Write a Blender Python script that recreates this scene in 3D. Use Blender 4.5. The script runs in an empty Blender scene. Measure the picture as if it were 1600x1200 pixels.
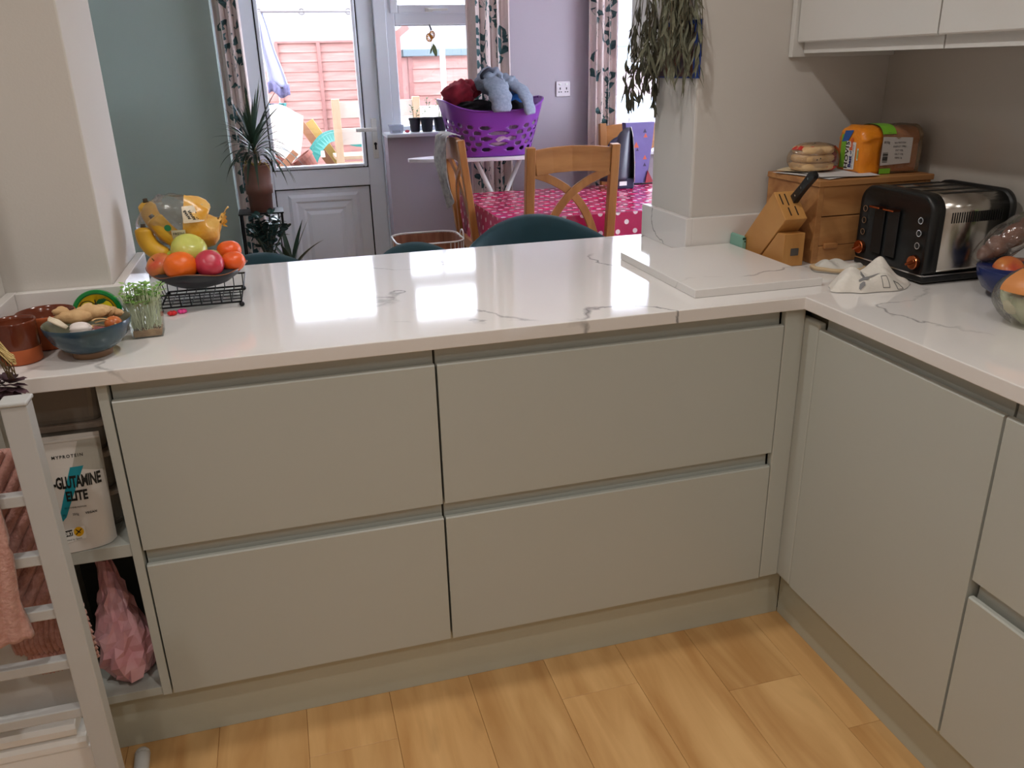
import bpy, bmesh, math, random
from mathutils import Vector, Matrix
random.seed(11)
PI = math.pi
scn = bpy.context.scene
COL = scn.collection

# ------------------------------------------------------------------ camera
def look(yaw, pitch, roll, loc):
    cy, sy, cp, sp = math.cos(yaw), math.sin(yaw), math.cos(pitch), math.sin(pitch)
    f = Vector((sy*cp, cy*cp, -sp)); r0 = Vector((cy, -sy, 0)); u0 = r0.cross(f)
    cr, sr = math.cos(roll), math.sin(roll)
    r = r0*cr + u0*sr; u = u0*cr - r0*sr
    m = Matrix(((r.x, u.x, -f.x, loc[0]), (r.y, u.y, -f.y, loc[1]), (r.z, u.z, -f.z, loc[2]), (0, 0, 0, 1)))
    return m
cam_d = bpy.data.cameras.new('camera'); cam = bpy.data.objects.new('camera', cam_d); COL.objects.link(cam)
cam.matrix_world = look(0.2646, 0.3697, -0.0241, (-0.1163, -1.5621, 1.3981))
cam_d.sensor_width = 36.0; cam_d.lens = 1280.3/1600*36.0; cam_d.clip_start = 0.02; cam_d.clip_end = 200
scn.camera = cam

# ------------------------------------------------------------------ sky, lamps, exposure
w = bpy.data.worlds.new('sky'); scn.world = w; w.use_nodes = True
bg = w.node_tree.nodes['Background']
bg.inputs['Color'].default_value = (0.88, 0.91, 1.0, 1); bg.inputs['Strength'].default_value = 12.0
def lamp(name, loc, power, size, col=(1.0, 0.965, 0.92), spread=PI*0.85):
    d = bpy.data.lights.new(name, 'AREA'); d.shape = 'DISK'; d.size = size; d.energy = power; d.color = col; d.spread = spread
    o = bpy.data.objects.new(name, d); COL.objects.link(o); o.location = loc
    return o
LAMPS = [('ceiling_lamp', (0.30, 0.0, 2.37), 6.2, 0.07), ('ceiling_lamp.001', (0.30, -1.25, 2.37), 5.6, 0.07),
         ('ceiling_lamp.002', (-0.75, -0.7, 2.37), 4.3, 0.07), ('ceiling_lamp.003', (-0.6, -2.1, 2.37), 5.2, 0.07),
         ('ceiling_lamp.004', (0.85, -2.1, 2.37), 5.2, 0.07)]
for a in LAMPS: lamp(*a)
vs = scn.view_settings
vs.view_transform = 'Standard'; vs.look = 'None'; vs.exposure = 0.0; vs.gamma = 1.0; vs.use_curve_mapping = False

# ------------------------------------------------------------------ materials
def lin(c):
    out = []
    for v in c:
        v /= 255.0
        out.append(v/12.92 if v <= 0.04045 else ((v+0.055)/1.055)**2.4)
    return tuple(out)
MATS = {}
def mat(name, rgb, rough=0.5, metal=0.0, var=0.0, vscale=8.0, bump=0.0, bscale=60.0, spec=0.5, coat=0.0, sub=0.0, rgb2=None, stretch=(1, 1, 1), detail=4.0, alpha=1.0, sheen=0.0):
    """one principled material; rgb2 / var give noise mottling, bump gives fine relief"""
    if name in MATS: return MATS[name]
    m = bpy.data.materials.new(name); m.use_nodes = True; nt = m.node_tree; N = nt.nodes; L = nt.links
    b = N['Principled BSDF']; c = lin(rgb)
    b.inputs['Base Color'].default_value = (*c, 1); b.inputs['Roughness'].default_value = rough; b.inputs['Metallic'].default_value = metal
    b.inputs['Specular IOR Level'].default_value = spec; b.inputs['Coat Weight'].default_value = coat; b.inputs['Coat Roughness'].default_value = 0.06
    if sub: b.inputs['Subsurface Weight'].default_value = sub; b.inputs['Subsurface Radius'].default_value = (0.01, 0.006, 0.003)
    if sheen: b.inputs['Sheen Weight'].default_value = sheen
    b.inputs['Alpha'].default_value = alpha
    if var or rgb2 or bump:
        tc = N.new('ShaderNodeTexCoord'); mp = N.new('ShaderNodeMapping'); mp.inputs['Scale'].default_value = stretch
        L.new(tc.outputs['Object'], mp.inputs['Vector'])
    if var or rgb2:
        n = N.new('ShaderNodeTexNoise'); n.inputs['Scale'].default_value = vscale; n.inputs['Detail'].default_value = detail
        L.new(mp.outputs['Vector'], n.inputs['Vector'])
        r = N.new('ShaderNodeValToRGB'); r.color_ramp.elements[0].position = 0.32; r.color_ramp.elements[1].position = 0.68
        c2 = lin(rgb2) if rgb2 else tuple(min(1, x*(1+var)) for x in c); c1 = c if rgb2 else tuple(x*(1-var) for x in c)
        r.color_ramp.elements[0].color = (*c1, 1); r.color_ramp.elements[1].color = (*c2, 1)
        L.new(n.outputs['Fac'], r.inputs['Fac']); L.new(r.outputs['Color'], b.inputs['Base Color'])
    if bump:
        n2 = N.new('ShaderNodeTexNoise'); n2.inputs['Scale'].default_value = bscale; n2.inputs['Detail'].default_value = 5
        L.new(mp.outputs['Vector'], n2.inputs['Vector'])
        bp_ = N.new('ShaderNodeBump'); bp_.inputs['Strength'].default_value = bump; bp_.inputs['Distance'].default_value = 0.004
        L.new(n2.outputs['Fac'], bp_.inputs['Height']); L.new(bp_.outputs['Normal'], b.inputs['Normal'])
    MATS[name] = m; return m

def film(name, rgb=(235, 240, 245), gloss=0.25, rough=0.06, haze=0.08, bump=0.0, bscale=25.0):
    """thin clear sheet: mostly transparent, a little gloss, a little white haze"""
    if name in MATS: return MATS[name]
    m = bpy.data.materials.new(name); m.use_nodes = True; nt = m.node_tree; N = nt.nodes; L = nt.links
    N.remove(N['Principled BSDF']); out = N['Material Output']
    t = N.new('ShaderNodeBsdfTransparent'); t.inputs['Color'].default_value = (*lin(rgb), 1)
    g = N.new('ShaderNodeBsdfGlossy'); g.inputs['Roughness'].default_value = rough
    d = N.new('ShaderNodeBsdfDiffuse'); d.inputs['Color'].default_value = (*lin(rgb), 1)
    lw = N.new('ShaderNodeLayerWeight'); lw.inputs['Blend'].default_value = 0.25
    mul = N.new('ShaderNodeMath'); mul.operation = 'MULTIPLY_ADD'; mul.inputs[1].default_value = gloss*1.6; mul.inputs[2].default_value = gloss*0.25
    L.new(lw.outputs['Fresnel'], mul.inputs[0])
    m1 = N.new('ShaderNodeMixShader'); m1.inputs['Fac'].default_value = haze
    L.new(t.outputs[0], m1.inputs[1]); L.new(d.outputs[0], m1.inputs[2])
    m2 = N.new('ShaderNodeMixShader'); L.new(mul.outputs[0], m2.inputs['Fac']); L.new(m1.outputs[0], m2.inputs[1]); L.new(g.outputs[0], m2.inputs[2])
    L.new(m2.outputs[0], out.inputs['Surface'])
    if bump:
        tc = N.new('ShaderNodeTexCoord'); n2 = N.new('ShaderNodeTexNoise'); n2.inputs['Scale'].default_value = bscale; n2.inputs['Detail'].default_value = 3
        L.new(tc.outputs['Object'], n2.inputs['Vector'])
        bp_ = N.new('ShaderNodeBump'); bp_.inputs['Strength'].default_value = bump; bp_.inputs['Distance'].default_value = 0.01
        L.new(n2.outputs['Fac'], bp_.inputs['Height']); L.new(bp_.outputs['Normal'], g.inputs['Normal']); L.new(bp_.outputs['Normal'], lw.inputs['Normal'])
    MATS[name] = m; return m

def quartz(name, base, vein, rough, scale=1.0, width=0.012, keep=0.56, warp=0.5, seed=0.0):
    """white stone with sparse, thin, wandering grey veins"""
    m = bpy.data.materials.new(name); m.use_nodes = True; nt = m.node_tree; N = nt.nodes; L = nt.links
    b = N['Principled BSDF']; b.inputs['Roughness'].default_value = rough; b.inputs['Specular IOR Level'].default_value = 0.5
    tc = N.new('ShaderNodeTexCoord'); mp = N.new('ShaderNodeMapping'); mp.inputs['Location'].default_value = (seed, seed*0.7, 0); mp.inputs['Scale'].default_value = (scale,)*3
    L.new(tc.outputs['Object'], mp.inputs['Vector'])
    wn = N.new('ShaderNodeTexNoise'); wn.inputs['Scale'].default_value = 9.0; wn.inputs['Detail'].default_value = 5; L.new(mp.outputs['Vector'], wn.inputs['Vector'])
    vm = N.new('ShaderNodeVectorMath'); vm.operation = 'MULTIPLY_ADD'; vm.inputs[1].default_value = (warp*0.14,)*3
    L.new(wn.outputs['Color'], vm.inputs[0]); L.new(mp.outputs['Vector'], vm.inputs[2])
    n = N.new('ShaderNodeTexNoise'); n.inputs['Scale'].default_value = 1.5; n.inputs['Detail'].default_value = 1.5; L.new(vm.outputs[0], n.inputs['Vector'])
    s = N.new('ShaderNodeMath'); s.operation = 'SUBTRACT'; s.inputs[1].default_value = 0.5; L.new(n.outputs['Fac'], s.inputs[0])
    a = N.new('ShaderNodeMath'); a.operation = 'ABSOLUTE'; L.new(s.outputs[0], a.inputs[0])
    mr = N.new('ShaderNodeMapRange'); mr.inputs['From Min'].default_value = 0.0; mr.inputs['From Max'].default_value = width; mr.inputs['To Min'].default_value = 1; mr.inputs['To Max'].default_value = 0
    L.new(a.outputs[0], mr.inputs['Value'])
    k = N.new('ShaderNodeTexNoise'); k.inputs['Scale'].default_value = 3.1; k.inputs['Detail'].default_value = 3; L.new(mp.outputs['Vector'], k.inputs['Vector'])
    kr = N.new('ShaderNodeMapRange'); kr.inputs['From Min'].default_value = keep; kr.inputs['From Max'].default_value = keep+0.12; L.new(k.outputs['Fac'], kr.inputs['Value'])
    mu = N.new('ShaderNodeMath'); mu.operation = 'MULTIPLY'; L.new(mr.outputs[0], mu.inputs[0]); L.new(kr.outputs[0], mu.inputs[1])
    mx = N.new('ShaderNodeMix'); mx.data_type = 'RGBA'; mx.inputs['A'].default_value = (*lin(base), 1); mx.inputs['B'].default_value = (*lin(vein), 1)
    L.new(mu.outputs[0], mx.inputs['Factor']); L.new(mx.outputs['Result'], b.inputs['Base Color'])
    MATS[name] = m; return m

def wood(name, c1, c2, rough=0.45, scale=3.0, stretch=(10, 1, 10), rnd=0.0, bump=0.05, knots=False):
    """grain running along the axis whose stretch is 1; rnd = brightness change from piece to piece"""
    if name in MATS: return MATS[name]
    m = bpy.data.materials.new(name); m.use_nodes = True; nt = m.node_tree; N = nt.nodes; L = nt.links
    b = N['Principled BSDF']; b.inputs['Roughness'].default_value = rough
    tc = N.new('ShaderNodeTexCoord'); oi = N.new('ShaderNodeObjectInfo')
    off = N.new('ShaderNodeVectorMath'); off.operation = 'MULTIPLY_ADD'; off.inputs[1].default_value = (7.3, 11.1, 5.7)
    L.new(oi.outputs['Random'], off.inputs[0]); L.new(tc.outputs['Object'], off.inputs[2])
    mp = N.new('ShaderNodeMapping'); mp.inputs['Scale'].default_value = stretch; L.new(off.outputs[0], mp.inputs['Vector'])
    n = N.new('ShaderNodeTexNoise'); n.inputs['Scale'].default_value = scale; n.inputs['Detail'].default_value = 6; n.inputs['Distortion'].default_value = 0.6
    L.new(mp.outputs['Vector'], n.inputs['Vector'])
    r = N.new('ShaderNodeValToRGB'); r.color_ramp.elements[0].position = 0.28; r.color_ramp.elements[1].position = 0.7
    r.color_ramp.elements[0].color = (*lin(c2), 1); r.color_ramp.elements[1].color = (*lin(c1), 1); L.new(n.outputs['Fac'], r.inputs['Fac'])
    col = r.outputs['Color']
    if knots:
        mp2 = N.new('ShaderNodeMapping'); mp2.inputs['Scale'].default_value = (9, 3.2, 9); L.new(off.outputs[0], mp2.inputs['Vector'])
        k = N.new('ShaderNodeTexNoise'); k.inputs['Scale'].default_value = 1.0; k.inputs['Detail'].default_value = 3; L.new(mp2.outputs['Vector'], k.inputs['Vector'])
        kr = N.new('ShaderNodeMapRange'); kr.inputs['From Min'].default_value = 0.66; kr.inputs['From Max'].default_value = 0.86; kr.inputs['To Max'].default_value = 0.6; L.new(k.outputs['Fac'], kr.inputs['Value'])
        mk = N.new('ShaderNodeMix'); mk.data_type = 'RGBA'; mk.inputs['B'].default_value = (*tuple(x*0.45 for x in lin(c2)), 1)
        L.new(kr.outputs[0], mk.inputs['Factor']); L.new(col, mk.inputs['A']); col = mk.outputs['Result']
    if rnd:
        hs = N.new('ShaderNodeHueSaturation'); mr = N.new('ShaderNodeMapRange'); mr.inputs['To Min'].default_value = 1-rnd; mr.inputs['To Max'].default_value = 1+rnd
        L.new(oi.outputs['Random'], mr.inputs['Value']); L.new(mr.outputs[0], hs.inputs['Value']); L.new(col, hs.inputs['Color']); col = hs.outputs['Color']
    L.new(col, b.inputs['Base Color'])
    bp_ = N.new('ShaderNodeBump'); bp_.inputs['Strength'].default_value = bump; bp_.inputs['Distance'].default_value = 0.002
    L.new(n.outputs['Fac'], bp_.inputs['Height']); L.new(bp_.outputs['Normal'], b.inputs['Normal'])
    MATS[name] = m; return m

def dotted(name, base, dot, pitch, r, plane, rough=0.25):
    """a flat print of round dots on a staggered lattice in one plane"""
    m = bpy.data.materials.new(name); m.use_nodes = True; nt = m.node_tree; N = nt.nodes; L = nt.links
    b = N['Principled BSDF']; b.inputs['Roughness'].default_value = rough; b.inputs['Specular IOR Level'].default_value = 0.6
    tc = N.new('ShaderNodeTexCoord'); sx = N.new('ShaderNodeSeparateXYZ'); L.new(tc.outputs['Object'], sx.inputs[0])
    cx = N.new('ShaderNodeCombineXYZ'); L.new(sx.outputs[plane[0]], cx.inputs[0]); L.new(sx.outputs[plane[1]], cx.inputs[1])
    mp = N.new('ShaderNodeMapping'); mp.inputs['Rotation'].default_value = (0, 0, PI/4); mp.inputs['Scale'].default_value = (1/pitch, 1/pitch, 1); L.new(cx.outputs[0], mp.inputs['Vector'])
    v = N.new('ShaderNodeTexVoronoi'); v.voronoi_dimensions = '2D'; v.inputs['Randomness'].default_value = 0.0; v.inputs['Scale'].default_value = 1.0; L.new(mp.outputs[0], v.inputs['Vector'])
    lt = N.new('ShaderNodeMath'); lt.operation = 'LESS_THAN'; lt.inputs[1].default_value = r/pitch; L.new(v.outputs['Distance'], lt.inputs[0])
    mx = N.new('ShaderNodeMix'); mx.data_type = 'RGBA'; mx.inputs['A'].default_value = (*lin(base), 1); mx.inputs['B'].default_value = (*lin(dot), 1)
    L.new(lt.outputs[0], mx.inputs['Factor']); L.new(mx.outputs['Result'], b.inputs['Base Color'])
    n2 = N.new('ShaderNodeTexNoise'); n2.inputs['Scale'].default_value = 7; L.new(tc.outputs['Object'], n2.inputs['Vector'])
    bp_ = N.new('ShaderNodeBump'); bp_.inputs['Strength'].default_value = 0.5; bp_.inputs['Distance'].default_value = 0.02
    L.new(n2.outputs['Fac'], bp_.inputs['Height']); L.new(bp_.outputs['Normal'], b.inputs['Normal'])
    MATS[name] = m; return m

# ------------------------------------------------------------------ mesh helpers
class MB:
    def __init__(s): s.V = []; s.F = []
    def add(s, vs, fs):
        o = len(s.V); s.V += [tuple(v) for v in vs]; s.F += [tuple(i+o for i in f) for f in fs]; return s
    def box(s, x0, x1, y0, y1, z0, z1):
        return s.add([(x0,y0,z0),(x1,y0,z0),(x1,y1,z0),(x0,y1,z0),(x0,y0,z1),(x1,y0,z1),(x1,y1,z1),(x0,y1,z1)],
                     [(3,2,1,0),(4,5,6,7),(0,1,5,4),(1,2,6,5),(2,3,7,6),(3,0,4,7)])
    def prism(s, poly, axis, a0, a1):
        n = len(poly); put = {'x': lambda p, a: (a, p[0], p[1]), 'y': lambda p, a: (p[0], a, p[1]), 'z': lambda p, a: (p[0], p[1], a)}[axis]
        vs = [put(p, a0) for p in poly] + [put(p, a1) for p in poly]
        fs = [tuple(range(n))[::-1], tuple(range(n, 2*n))] + [(i, (i+1) % n, n+(i+1) % n, n+i) for i in range(n)]
        return s.add(vs, fs)
    def loft(s, rings, cap=True, closed=True):
        o = len(s.V); n = len(rings[0])
        for r in rings: s.V += [tuple(p) for p in r]
        for k in range(len(rings)-1):
            for i in range(n if closed else n-1):
                j = (i+1) % n; s.F.append((o+k*n+i, o+k*n+j, o+(k+1)*n+j, o+(k+1)*n+i))
        if cap:
            s.F.append(tuple(o+i for i in range(n))[::-1]); s.F.append(tuple(o+(len(rings)-1)*n+i for i in range(n)))
        return s
    def tube(s, path, r, n=8, cap=True, flat=1.0):
        P = [Vector(p) for p in path]; R = r if isinstance(r, (list, tuple)) else [r]*len(P)
        rings = []; ref = None
        for i, p in enumerate(P):
            t = (P[min(i+1, len(P)-1)] - P[max(i-1, 0)]).normalized()
            if ref is None:
                ref = Vector((0, 0, 1)) if abs(t.z) < 0.9 else Vector((1, 0, 0))
            a = (ref - t*ref.dot(t))
            if a.length < 1e-5: a = t.orthogonal()
            a.normalize(); b = t.cross(a); ref = a
            rings.append([p + (a*math.cos(2*PI*k/n)*flat + b*math.sin(2*PI*k/n))*R[i] for k in range(n)])
        return s.loft(rings, cap)
    def lathe(s, prof, c=(0, 0, 0), n=24, sx=1.0, sy=1.0, cap=True):
        return s.loft([[(c[0]+r*sx*math.cos(2*PI*k/n), c[1]+r*sy*math.sin(2*PI*k/n), c[2]+z) for k in range(n)] for r, z in prof], cap)
    def ball(s, c, r, nu=16, nv=10, fn=None):
        rx, ry, rz = r if isinstance(r, (list, tuple)) else (r, r, r); rings = []
        for j in range(nv+1):
            th = -PI/2 + PI*(j+0.0)/nv; th = max(-PI/2+0.06, min(PI/2-0.06, th)); ring = []
            for i in range(nu):
                ph = 2*PI*i/nu; d = Vector((math.cos(th)*math.cos(ph), math.cos(th)*math.sin(ph), math.sin(th)))
                k = fn(d) if fn else 1.0
                ring.append((c[0]+d.x*rx*k, c[1]+d.y*ry*k, c[2]+d.z*rz*k))
            rings.append(ring)
        return s.loft(rings)
    def grid(s, nu, nv, f, closed=False):
        o = len(s.V); m = nu if closed else nu+1
        for j in range(nv+1):
            for i in range(m): s.V.append(tuple(f(i/nu, j/nv)))
        for j in range(nv):
            for i in range(nu):
                i2 = (i+1) % m; s.F.append((o+j*m+i, o+j*m+i2, o+(j+1)*m+i2, o+(j+1)*m+i))
        return s
    def bar(s, p, q, a, b, up=(0, 0, 1)):
        """rectangular bar from p to q, a wide sideways, b thick along up"""
        p, q, up = Vector(p), Vector(q), Vector(up); t = (q-p).normalized(); sd = t.cross(up)
        if sd.length < 1e-4: sd = t.orthogonal()
        sd.normalize(); u = sd.cross(t).normalized()
        k = [(-a/2, -b/2), (a/2, -b/2), (a/2, b/2), (-a/2, b/2)]
        return s.loft([[e + sd*x + u*y for x, y in k] for e in (p, q)])
    def curvebar(s, pts, a, b, up=(0, 0, 1)):
        P = [Vector(p) for p in pts]; up = Vector(up); rings = []
        for i, p in enumerate(P):
            t = (P[min(i+1, len(P)-1)] - P[max(i-1, 0)]).normalized(); sd = t.cross(up).normalized(); u = sd.cross(t).normalized()
            rings.append([p + sd*x + u*y for x, y in [(-a/2, -b/2), (a/2, -b/2), (a/2, b/2), (-a/2, b/2)]])
        return s.loft(rings)
    def xf(s, m):
        s.V = [tuple(m @ Vector(v)) for v in s.V]; return s
    def build(s, name, m, parent=None, smooth=False, bevel=0.0, solid=0.0, sub=0, local=False, seg=2):
        V = s.V
        if parent is not None and not local:
            inv = WM[parent.name].inverted(); V = [tuple(inv @ Vector(v)) for v in V]
        me = bpy.data.meshes.new(name); me.from_pydata(V, [], s.F); me.update()
        b = bmesh.new(); b.from_mesh(me); bmesh.ops.recalc_face_normals(b, faces=b.faces); b.to_mesh(me); b.free()
        for q in (m if isinstance(m, (list, tuple)) else [m]): me.materials.append(q)
        if smooth:
            for p in me.polygons: p.use_smooth = True
        o = bpy.data.objects.new(name, me); COL.objects.link(o)
        if parent is not None:
            o.parent = parent; WM[o.name] = WM[parent.name]
        else: WM[o.name] = Matrix.Identity(4)
        if bevel:
            md = o.modifiers.new('bevel', 'BEVEL'); md.width = bevel; md.segments = seg; md.limit_method = 'ANGLE'; md.angle_limit = 0.6
            md.harden_normals = False
        if solid:
            md = o.modifiers.new('solid', 'SOLIDIFY'); md.thickness = solid; md.offset = 0
        if sub:
            md = o.modifiers.new('sub', 'SUBSURF'); md.levels = sub; md.render_levels = sub
        return o
WM = {}
def tag(o, label, cat=None, group=None):
    o['label'] = label
    if cat: o['category'] = cat
    if group: o['group'] = group
    return o
def thing(name, label, cat, loc=(0, 0, 0), rz=0.0, group=None):
    o = bpy.data.objects.new(name, None); COL.objects.link(o); o.empty_display_size = 0.05
    o.location = loc; o.rotation_euler = (0, 0, rz)
    WM[o.name] = Matrix.Translation(loc) @ Matrix.Rotation(rz, 4, 'Z')
    return tag(o, label, cat, group)
def struct(name, mb, m, label=None, cat='structure', **k):
    o = mb.build(name, m, **k); o['kind'] = 'structure'; o['category'] = cat
    o['label'] = label or name.replace('_', ' '); return o
def stuff(o): o['kind'] = 'stuff'; return o
def copy_thing(root, loc, rz, label, group=None):
    r = root.copy(); COL.objects.link(r); r.location = loc; r.rotation_euler = (0, 0, rz); r['label'] = label
    if group: r['group'] = group
    for ch in [c for c in bpy.data.objects if c.parent == root]:
        c2 = ch.copy(); COL.objects.link(c2); c2.parent = r
        for g in [c for c in bpy.data.objects if c.parent == ch]:
            g2 = g.copy(); COL.objects.link(g2); g2.parent = c2
    return r
def text_mesh(txt, size, bold=0.0, spacing=1.0, sx=1.0):
    """flat letters: vertices (x, y) centred on the origin, and faces"""
    cu = bpy.data.curves.new('t', 'FONT'); cu.body = txt; cu.size = size; cu.offset = bold; cu.space_character = spacing
    cu.align_x = 'CENTER'; cu.align_y = 'CENTER'; cu.resolution_u = 2
    ob = bpy.data.objects.new('t', cu); COL.objects.link(ob)
    dg = bpy.context.evaluated_depsgraph_get(); dg.update(); me = bpy.data.meshes.new_from_object(ob.evaluated_get(dg))
    V = [(v.co.x*sx, v.co.y) for v in me.vertices]; F = [tuple(p.vertices) for p in me.polygons]
    bpy.data.objects.remove(ob); bpy.data.curves.remove(cu); bpy.data.meshes.remove(me)
    return V, F
def write(txt, size, fn, bold=0.0, spacing=1.0, sx=1.0, mb=None):
    """letters laid on a surface: fn(x, y) -> 3D point"""
    V, F = text_mesh(txt, size, bold, spacing, sx); mb = mb or MB(); return mb.add([fn(x, y) for x, y in V], F)
def catmull(P, n=6):
    P = [Vector(p) for p in P]; out = []
    for i in range(len(P)-1):
        a, b, c, d = P[max(i-1, 0)], P[i], P[i+1], P[min(i+2, len(P)-1)]
        for k in range(n):
            t = k/n; out.append(0.5*((2*b)+(c-a)*t+(2*a-5*b+4*c-d)*t*t+(3*b-a-3*c+d)*t**3))
    out.append(P[-1]); return out
def rnd(a, b): return random.uniform(a, b)
# ------------------------------------------------------------------ common materials
m_wall = mat('kitchen_paint', (206, 201, 195), 0.85, bump=0.06, bscale=220, spec=0.25)
m_dwall = mat('dining_paint', (182, 174, 184), 0.85, bump=0.06, bscale=220, spec=0.25)
m_green = mat('sage_wall_paint', (178, 192, 186), 0.85, bump=0.05, bscale=220, spec=0.25)
m_ceil = mat('ceiling_paint', (240, 238, 232), 0.9, spec=0.2)
m_upvc = mat('white_upvc', (236, 241, 250), 0.28)
m_front = mat('sage_cabinet_front', (186, 189, 182), 0.32, var=0.015, vscale=2)
m_white = mat('white_cabinet_front', (212, 210, 206), 0.25)
m_dark = mat('dark_gap', (40, 36, 30), 0.8)
m_quartz = quartz('white_quartz', (230, 226, 223), (128, 126, 126), 0.07, scale=1.15, width=0.0055, keep=0.47, warp=0.75, seed=2.3)
m_splash = quartz('marble_splashback', (184, 177, 168), (132, 120, 102), 0.18, scale=0.9, width=0.012, keep=0.46, warp=0.5, seed=5.1)
m_glass = film('window_glass', (250, 252, 255), gloss=0.16, rough=0.01, haze=0.0)
m_gasket = mat('black_gasket', (32, 34, 40), 0.6)
m_white_pl = mat('white_plastic', (236, 236, 234), 0.35)
m_chrome = mat('bright_metal', (220, 220, 222), 0.12, metal=1.0)
m_oakfloor = wood('oak_plank', (224, 180, 122), (188, 138, 82), 0.34, 1.6, (9, 1.1, 9), rnd=0.05, bump=0.03, knots=True)

# ------------------------------------------------------------------ room shell
fl = struct('floor', MB().box(-1.75, 2.9, -2.85, 3.7, -0.14, -0.0125), mat('subfloor', (92, 66, 40), 0.7), label='floor of the kitchen and dining room under the oak planks')
joints = {-6: -0.6, -5: -0.2, -4: -0.75, -3: -0.3, -2: -0.62, -1: -0.111, 0: -0.58, 1: -0.8, 2: -0.105, 3: -0.66, 4: -0.195, 5: -0.378}
for k in range(-8, 6):
    xa = -0.2015 + 0.1945*(k+1); xb = xa + 0.1945
    if xa > 1.06: continue
    yj = joints.get(k, -0.4); cuts = [0.06, yj, yj-1.2, -2.84]
    for a, b in zip(cuts[1:], cuts[:-1]):
        if b-a < 0.02: continue
        MB().box(xa+0.0003, min(xb, 1.06)-0.0003, a+0.0003, b-0.0003, -0.0125, 0.0).build('floor_plank', m_oakfloor, fl, bevel=0.0008, seg=1)
struct('floor_dining', MB().box(-1.3, 2.8, 0.58, 3.6, -0.0125, 0.0), mat('dining_floor', (168, 128, 84), 0.4, var=0.08, vscale=5, stretch=(8, 1, 1)), label='wooden floor of the dining room beyond the peninsula', cat='floor')
struct('ceiling', MB().box(-1.75, 2.9, -2.85, 3.7, 2.4, 2.5), m_ceil, label='plain white ceiling over kitchen and dining room')
struct('wall_left', MB().box(-0.80, -0.675, -0.02, 0.265, 0, 2.4).box(-1.30, -0.475, 0.265, 0.60, 0, 2.4), m_wall, label='cream painted wall and pier at the left end of the peninsula', bevel=0.004)
struct('wall_far_left', MB().box(-1.75, -0.80, -0.02, 0.1, 0, 2.4), m_wall, label='cream kitchen wall left of the open shelves')
struct('wall_far_left_side', MB().box(-1.85, -1.75, -2.85, -0.02, 0, 2.4), m_wall, label='cream kitchen side wall left of the frame')
struct('wall_behind', MB().box(-1.75, 1.8, -2.95, -2.85, 0, 2.4), m_wall, label='cream kitchen wall behind the camera')
struct('wall_pillar', MB().box(0.97, 2.9, 0.515, 0.77, 0, 2.4), m_wall, label='cream painted wall pier right of the dining opening', bevel=0.006)
struct('wall_right', MB().box(1.555, 1.7, -2.85, 0.515, 0, 2.4), m_splash, label='marbled splashback wall behind toaster and bread bin')
struct('wall_green', MB().box(-1.30, -0.362, 3.38, 3.66, 0, 2.4).box(-1.40, -1.30, 0.60, 3.66, 0, 2.4), m_green, label='sage green dining room wall left of the garden door')
struct('wall_back', MB().box(0.512, 1.12, 3.38, 3.66, 0, 1.03).box(1.12, 1.93, 3.38, 3.66, 0, 2.4).box(1.93, 2.62, 3.38, 3.66, 0, 0.88).box(2.62, 2.9, 3.38, 3.66, 0, 2.4)
       .box(-0.362, 1.12, 3.38, 3.66, 2.12, 2.4).box(1.93, 2.62, 3.38, 3.66, 2.05, 2.4), m_dwall, label='pale lilac dining room wall around the two windows')
struct('wall_dining_right', MB().box(2.8, 2.9, 0.77, 1.0, 0, 2.4).box(2.8, 2.9, 2.6, 3.4, 0, 2.4).box(2.8, 2.9, 1.0, 2.6, 0, 0.7).box(2.8, 2.9, 1.0, 2.6, 2.1, 2.4), m_dwall, label='dining room side wall hidden behind the pier')

# ------------------------------------------------------------------ garden door, window beside it, window right
def ring(mb, x0, x1, z0, z1, t, y0, y1):
    return mb.box(x0, x0+t, y0, y1, z0, z1).box(x1-t, x1, y0, y1, z0, z1).box(x0+t, x1-t, y0, y1, z0, z0+t).box(x0+t, x1-t, y0, y1, z1-t, z1)
def pane(x0, x1, z0, z1, y, parent, t=0.006): return MB().box(x0, x1, y-t/2, y+t/2, z0, z1).build('glass_pane', m_glass, parent)
# fixed frame (door jambs, side light, head)
fr = struct('trim_1', MB().box(-0.375, -0.335, 3.54, 3.64, 0, 2.1).box(-0.335, -0.232, 3.58, 3.62, 0, 2.1).box(-0.258, -0.232, 3.54, 3.64, 0, 2.1).box(0.506, 0.575, 3.54, 3.64, 0, 2.1)
       .box(-0.375, 1.12, 3.54, 3.64, 2.06, 2.12).box(-0.55, -0.375, 3.56, 3.62, 0, 0.06), m_upvc, label='white plastic frame around garden door with slim side light', bevel=0.004)
pane(-0.47, -0.375, 0.06, 2.06, 3.6, fr)
ld = struct('door_1', MB().box(-0.230, -0.150, 3.57, 3.63, 0.03, 2.055).box(0.411, 0.504, 3.57, 3.63, 0.03, 2.055).box(-0.150, 0.411, 3.57, 3.63, 0.745, 0.852)
       .box(-0.150, 0.411, 3.57, 3.63, 0.03, 0.10).box(-0.150, 0.411, 3.57, 3.63, 1.88, 2.055), m_upvc, label='white garden door with large glass pane over moulded panel', bevel=0.006)
ring(MB(), -0.151, 0.412, 0.850, 1.882, 0.010, 3.575, 3.60).build('glazing_gasket', m_gasket, ld)
ring(MB(), -0.143, 0.404, 0.857, 1.875, 0.020, 3.562, 3.598).build('glazing_bead', m_upvc, ld, bevel=0.006)
pane(-0.145, 0.406, 0.855, 1.878, 3.602, ld)
ring(MB(), -0.151, 0.412, 0.099, 0.747, 0.007, 3.572, 3.60).build('panel_gasket', m_gasket, ld)
MB().box(-0.145, 0.406, 3.585, 3.62, 0.105, 0.741).build('lower_panel', m_upvc, ld)
pm = MB()                                                           # raised, stepped moulding of the lower panel
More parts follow.
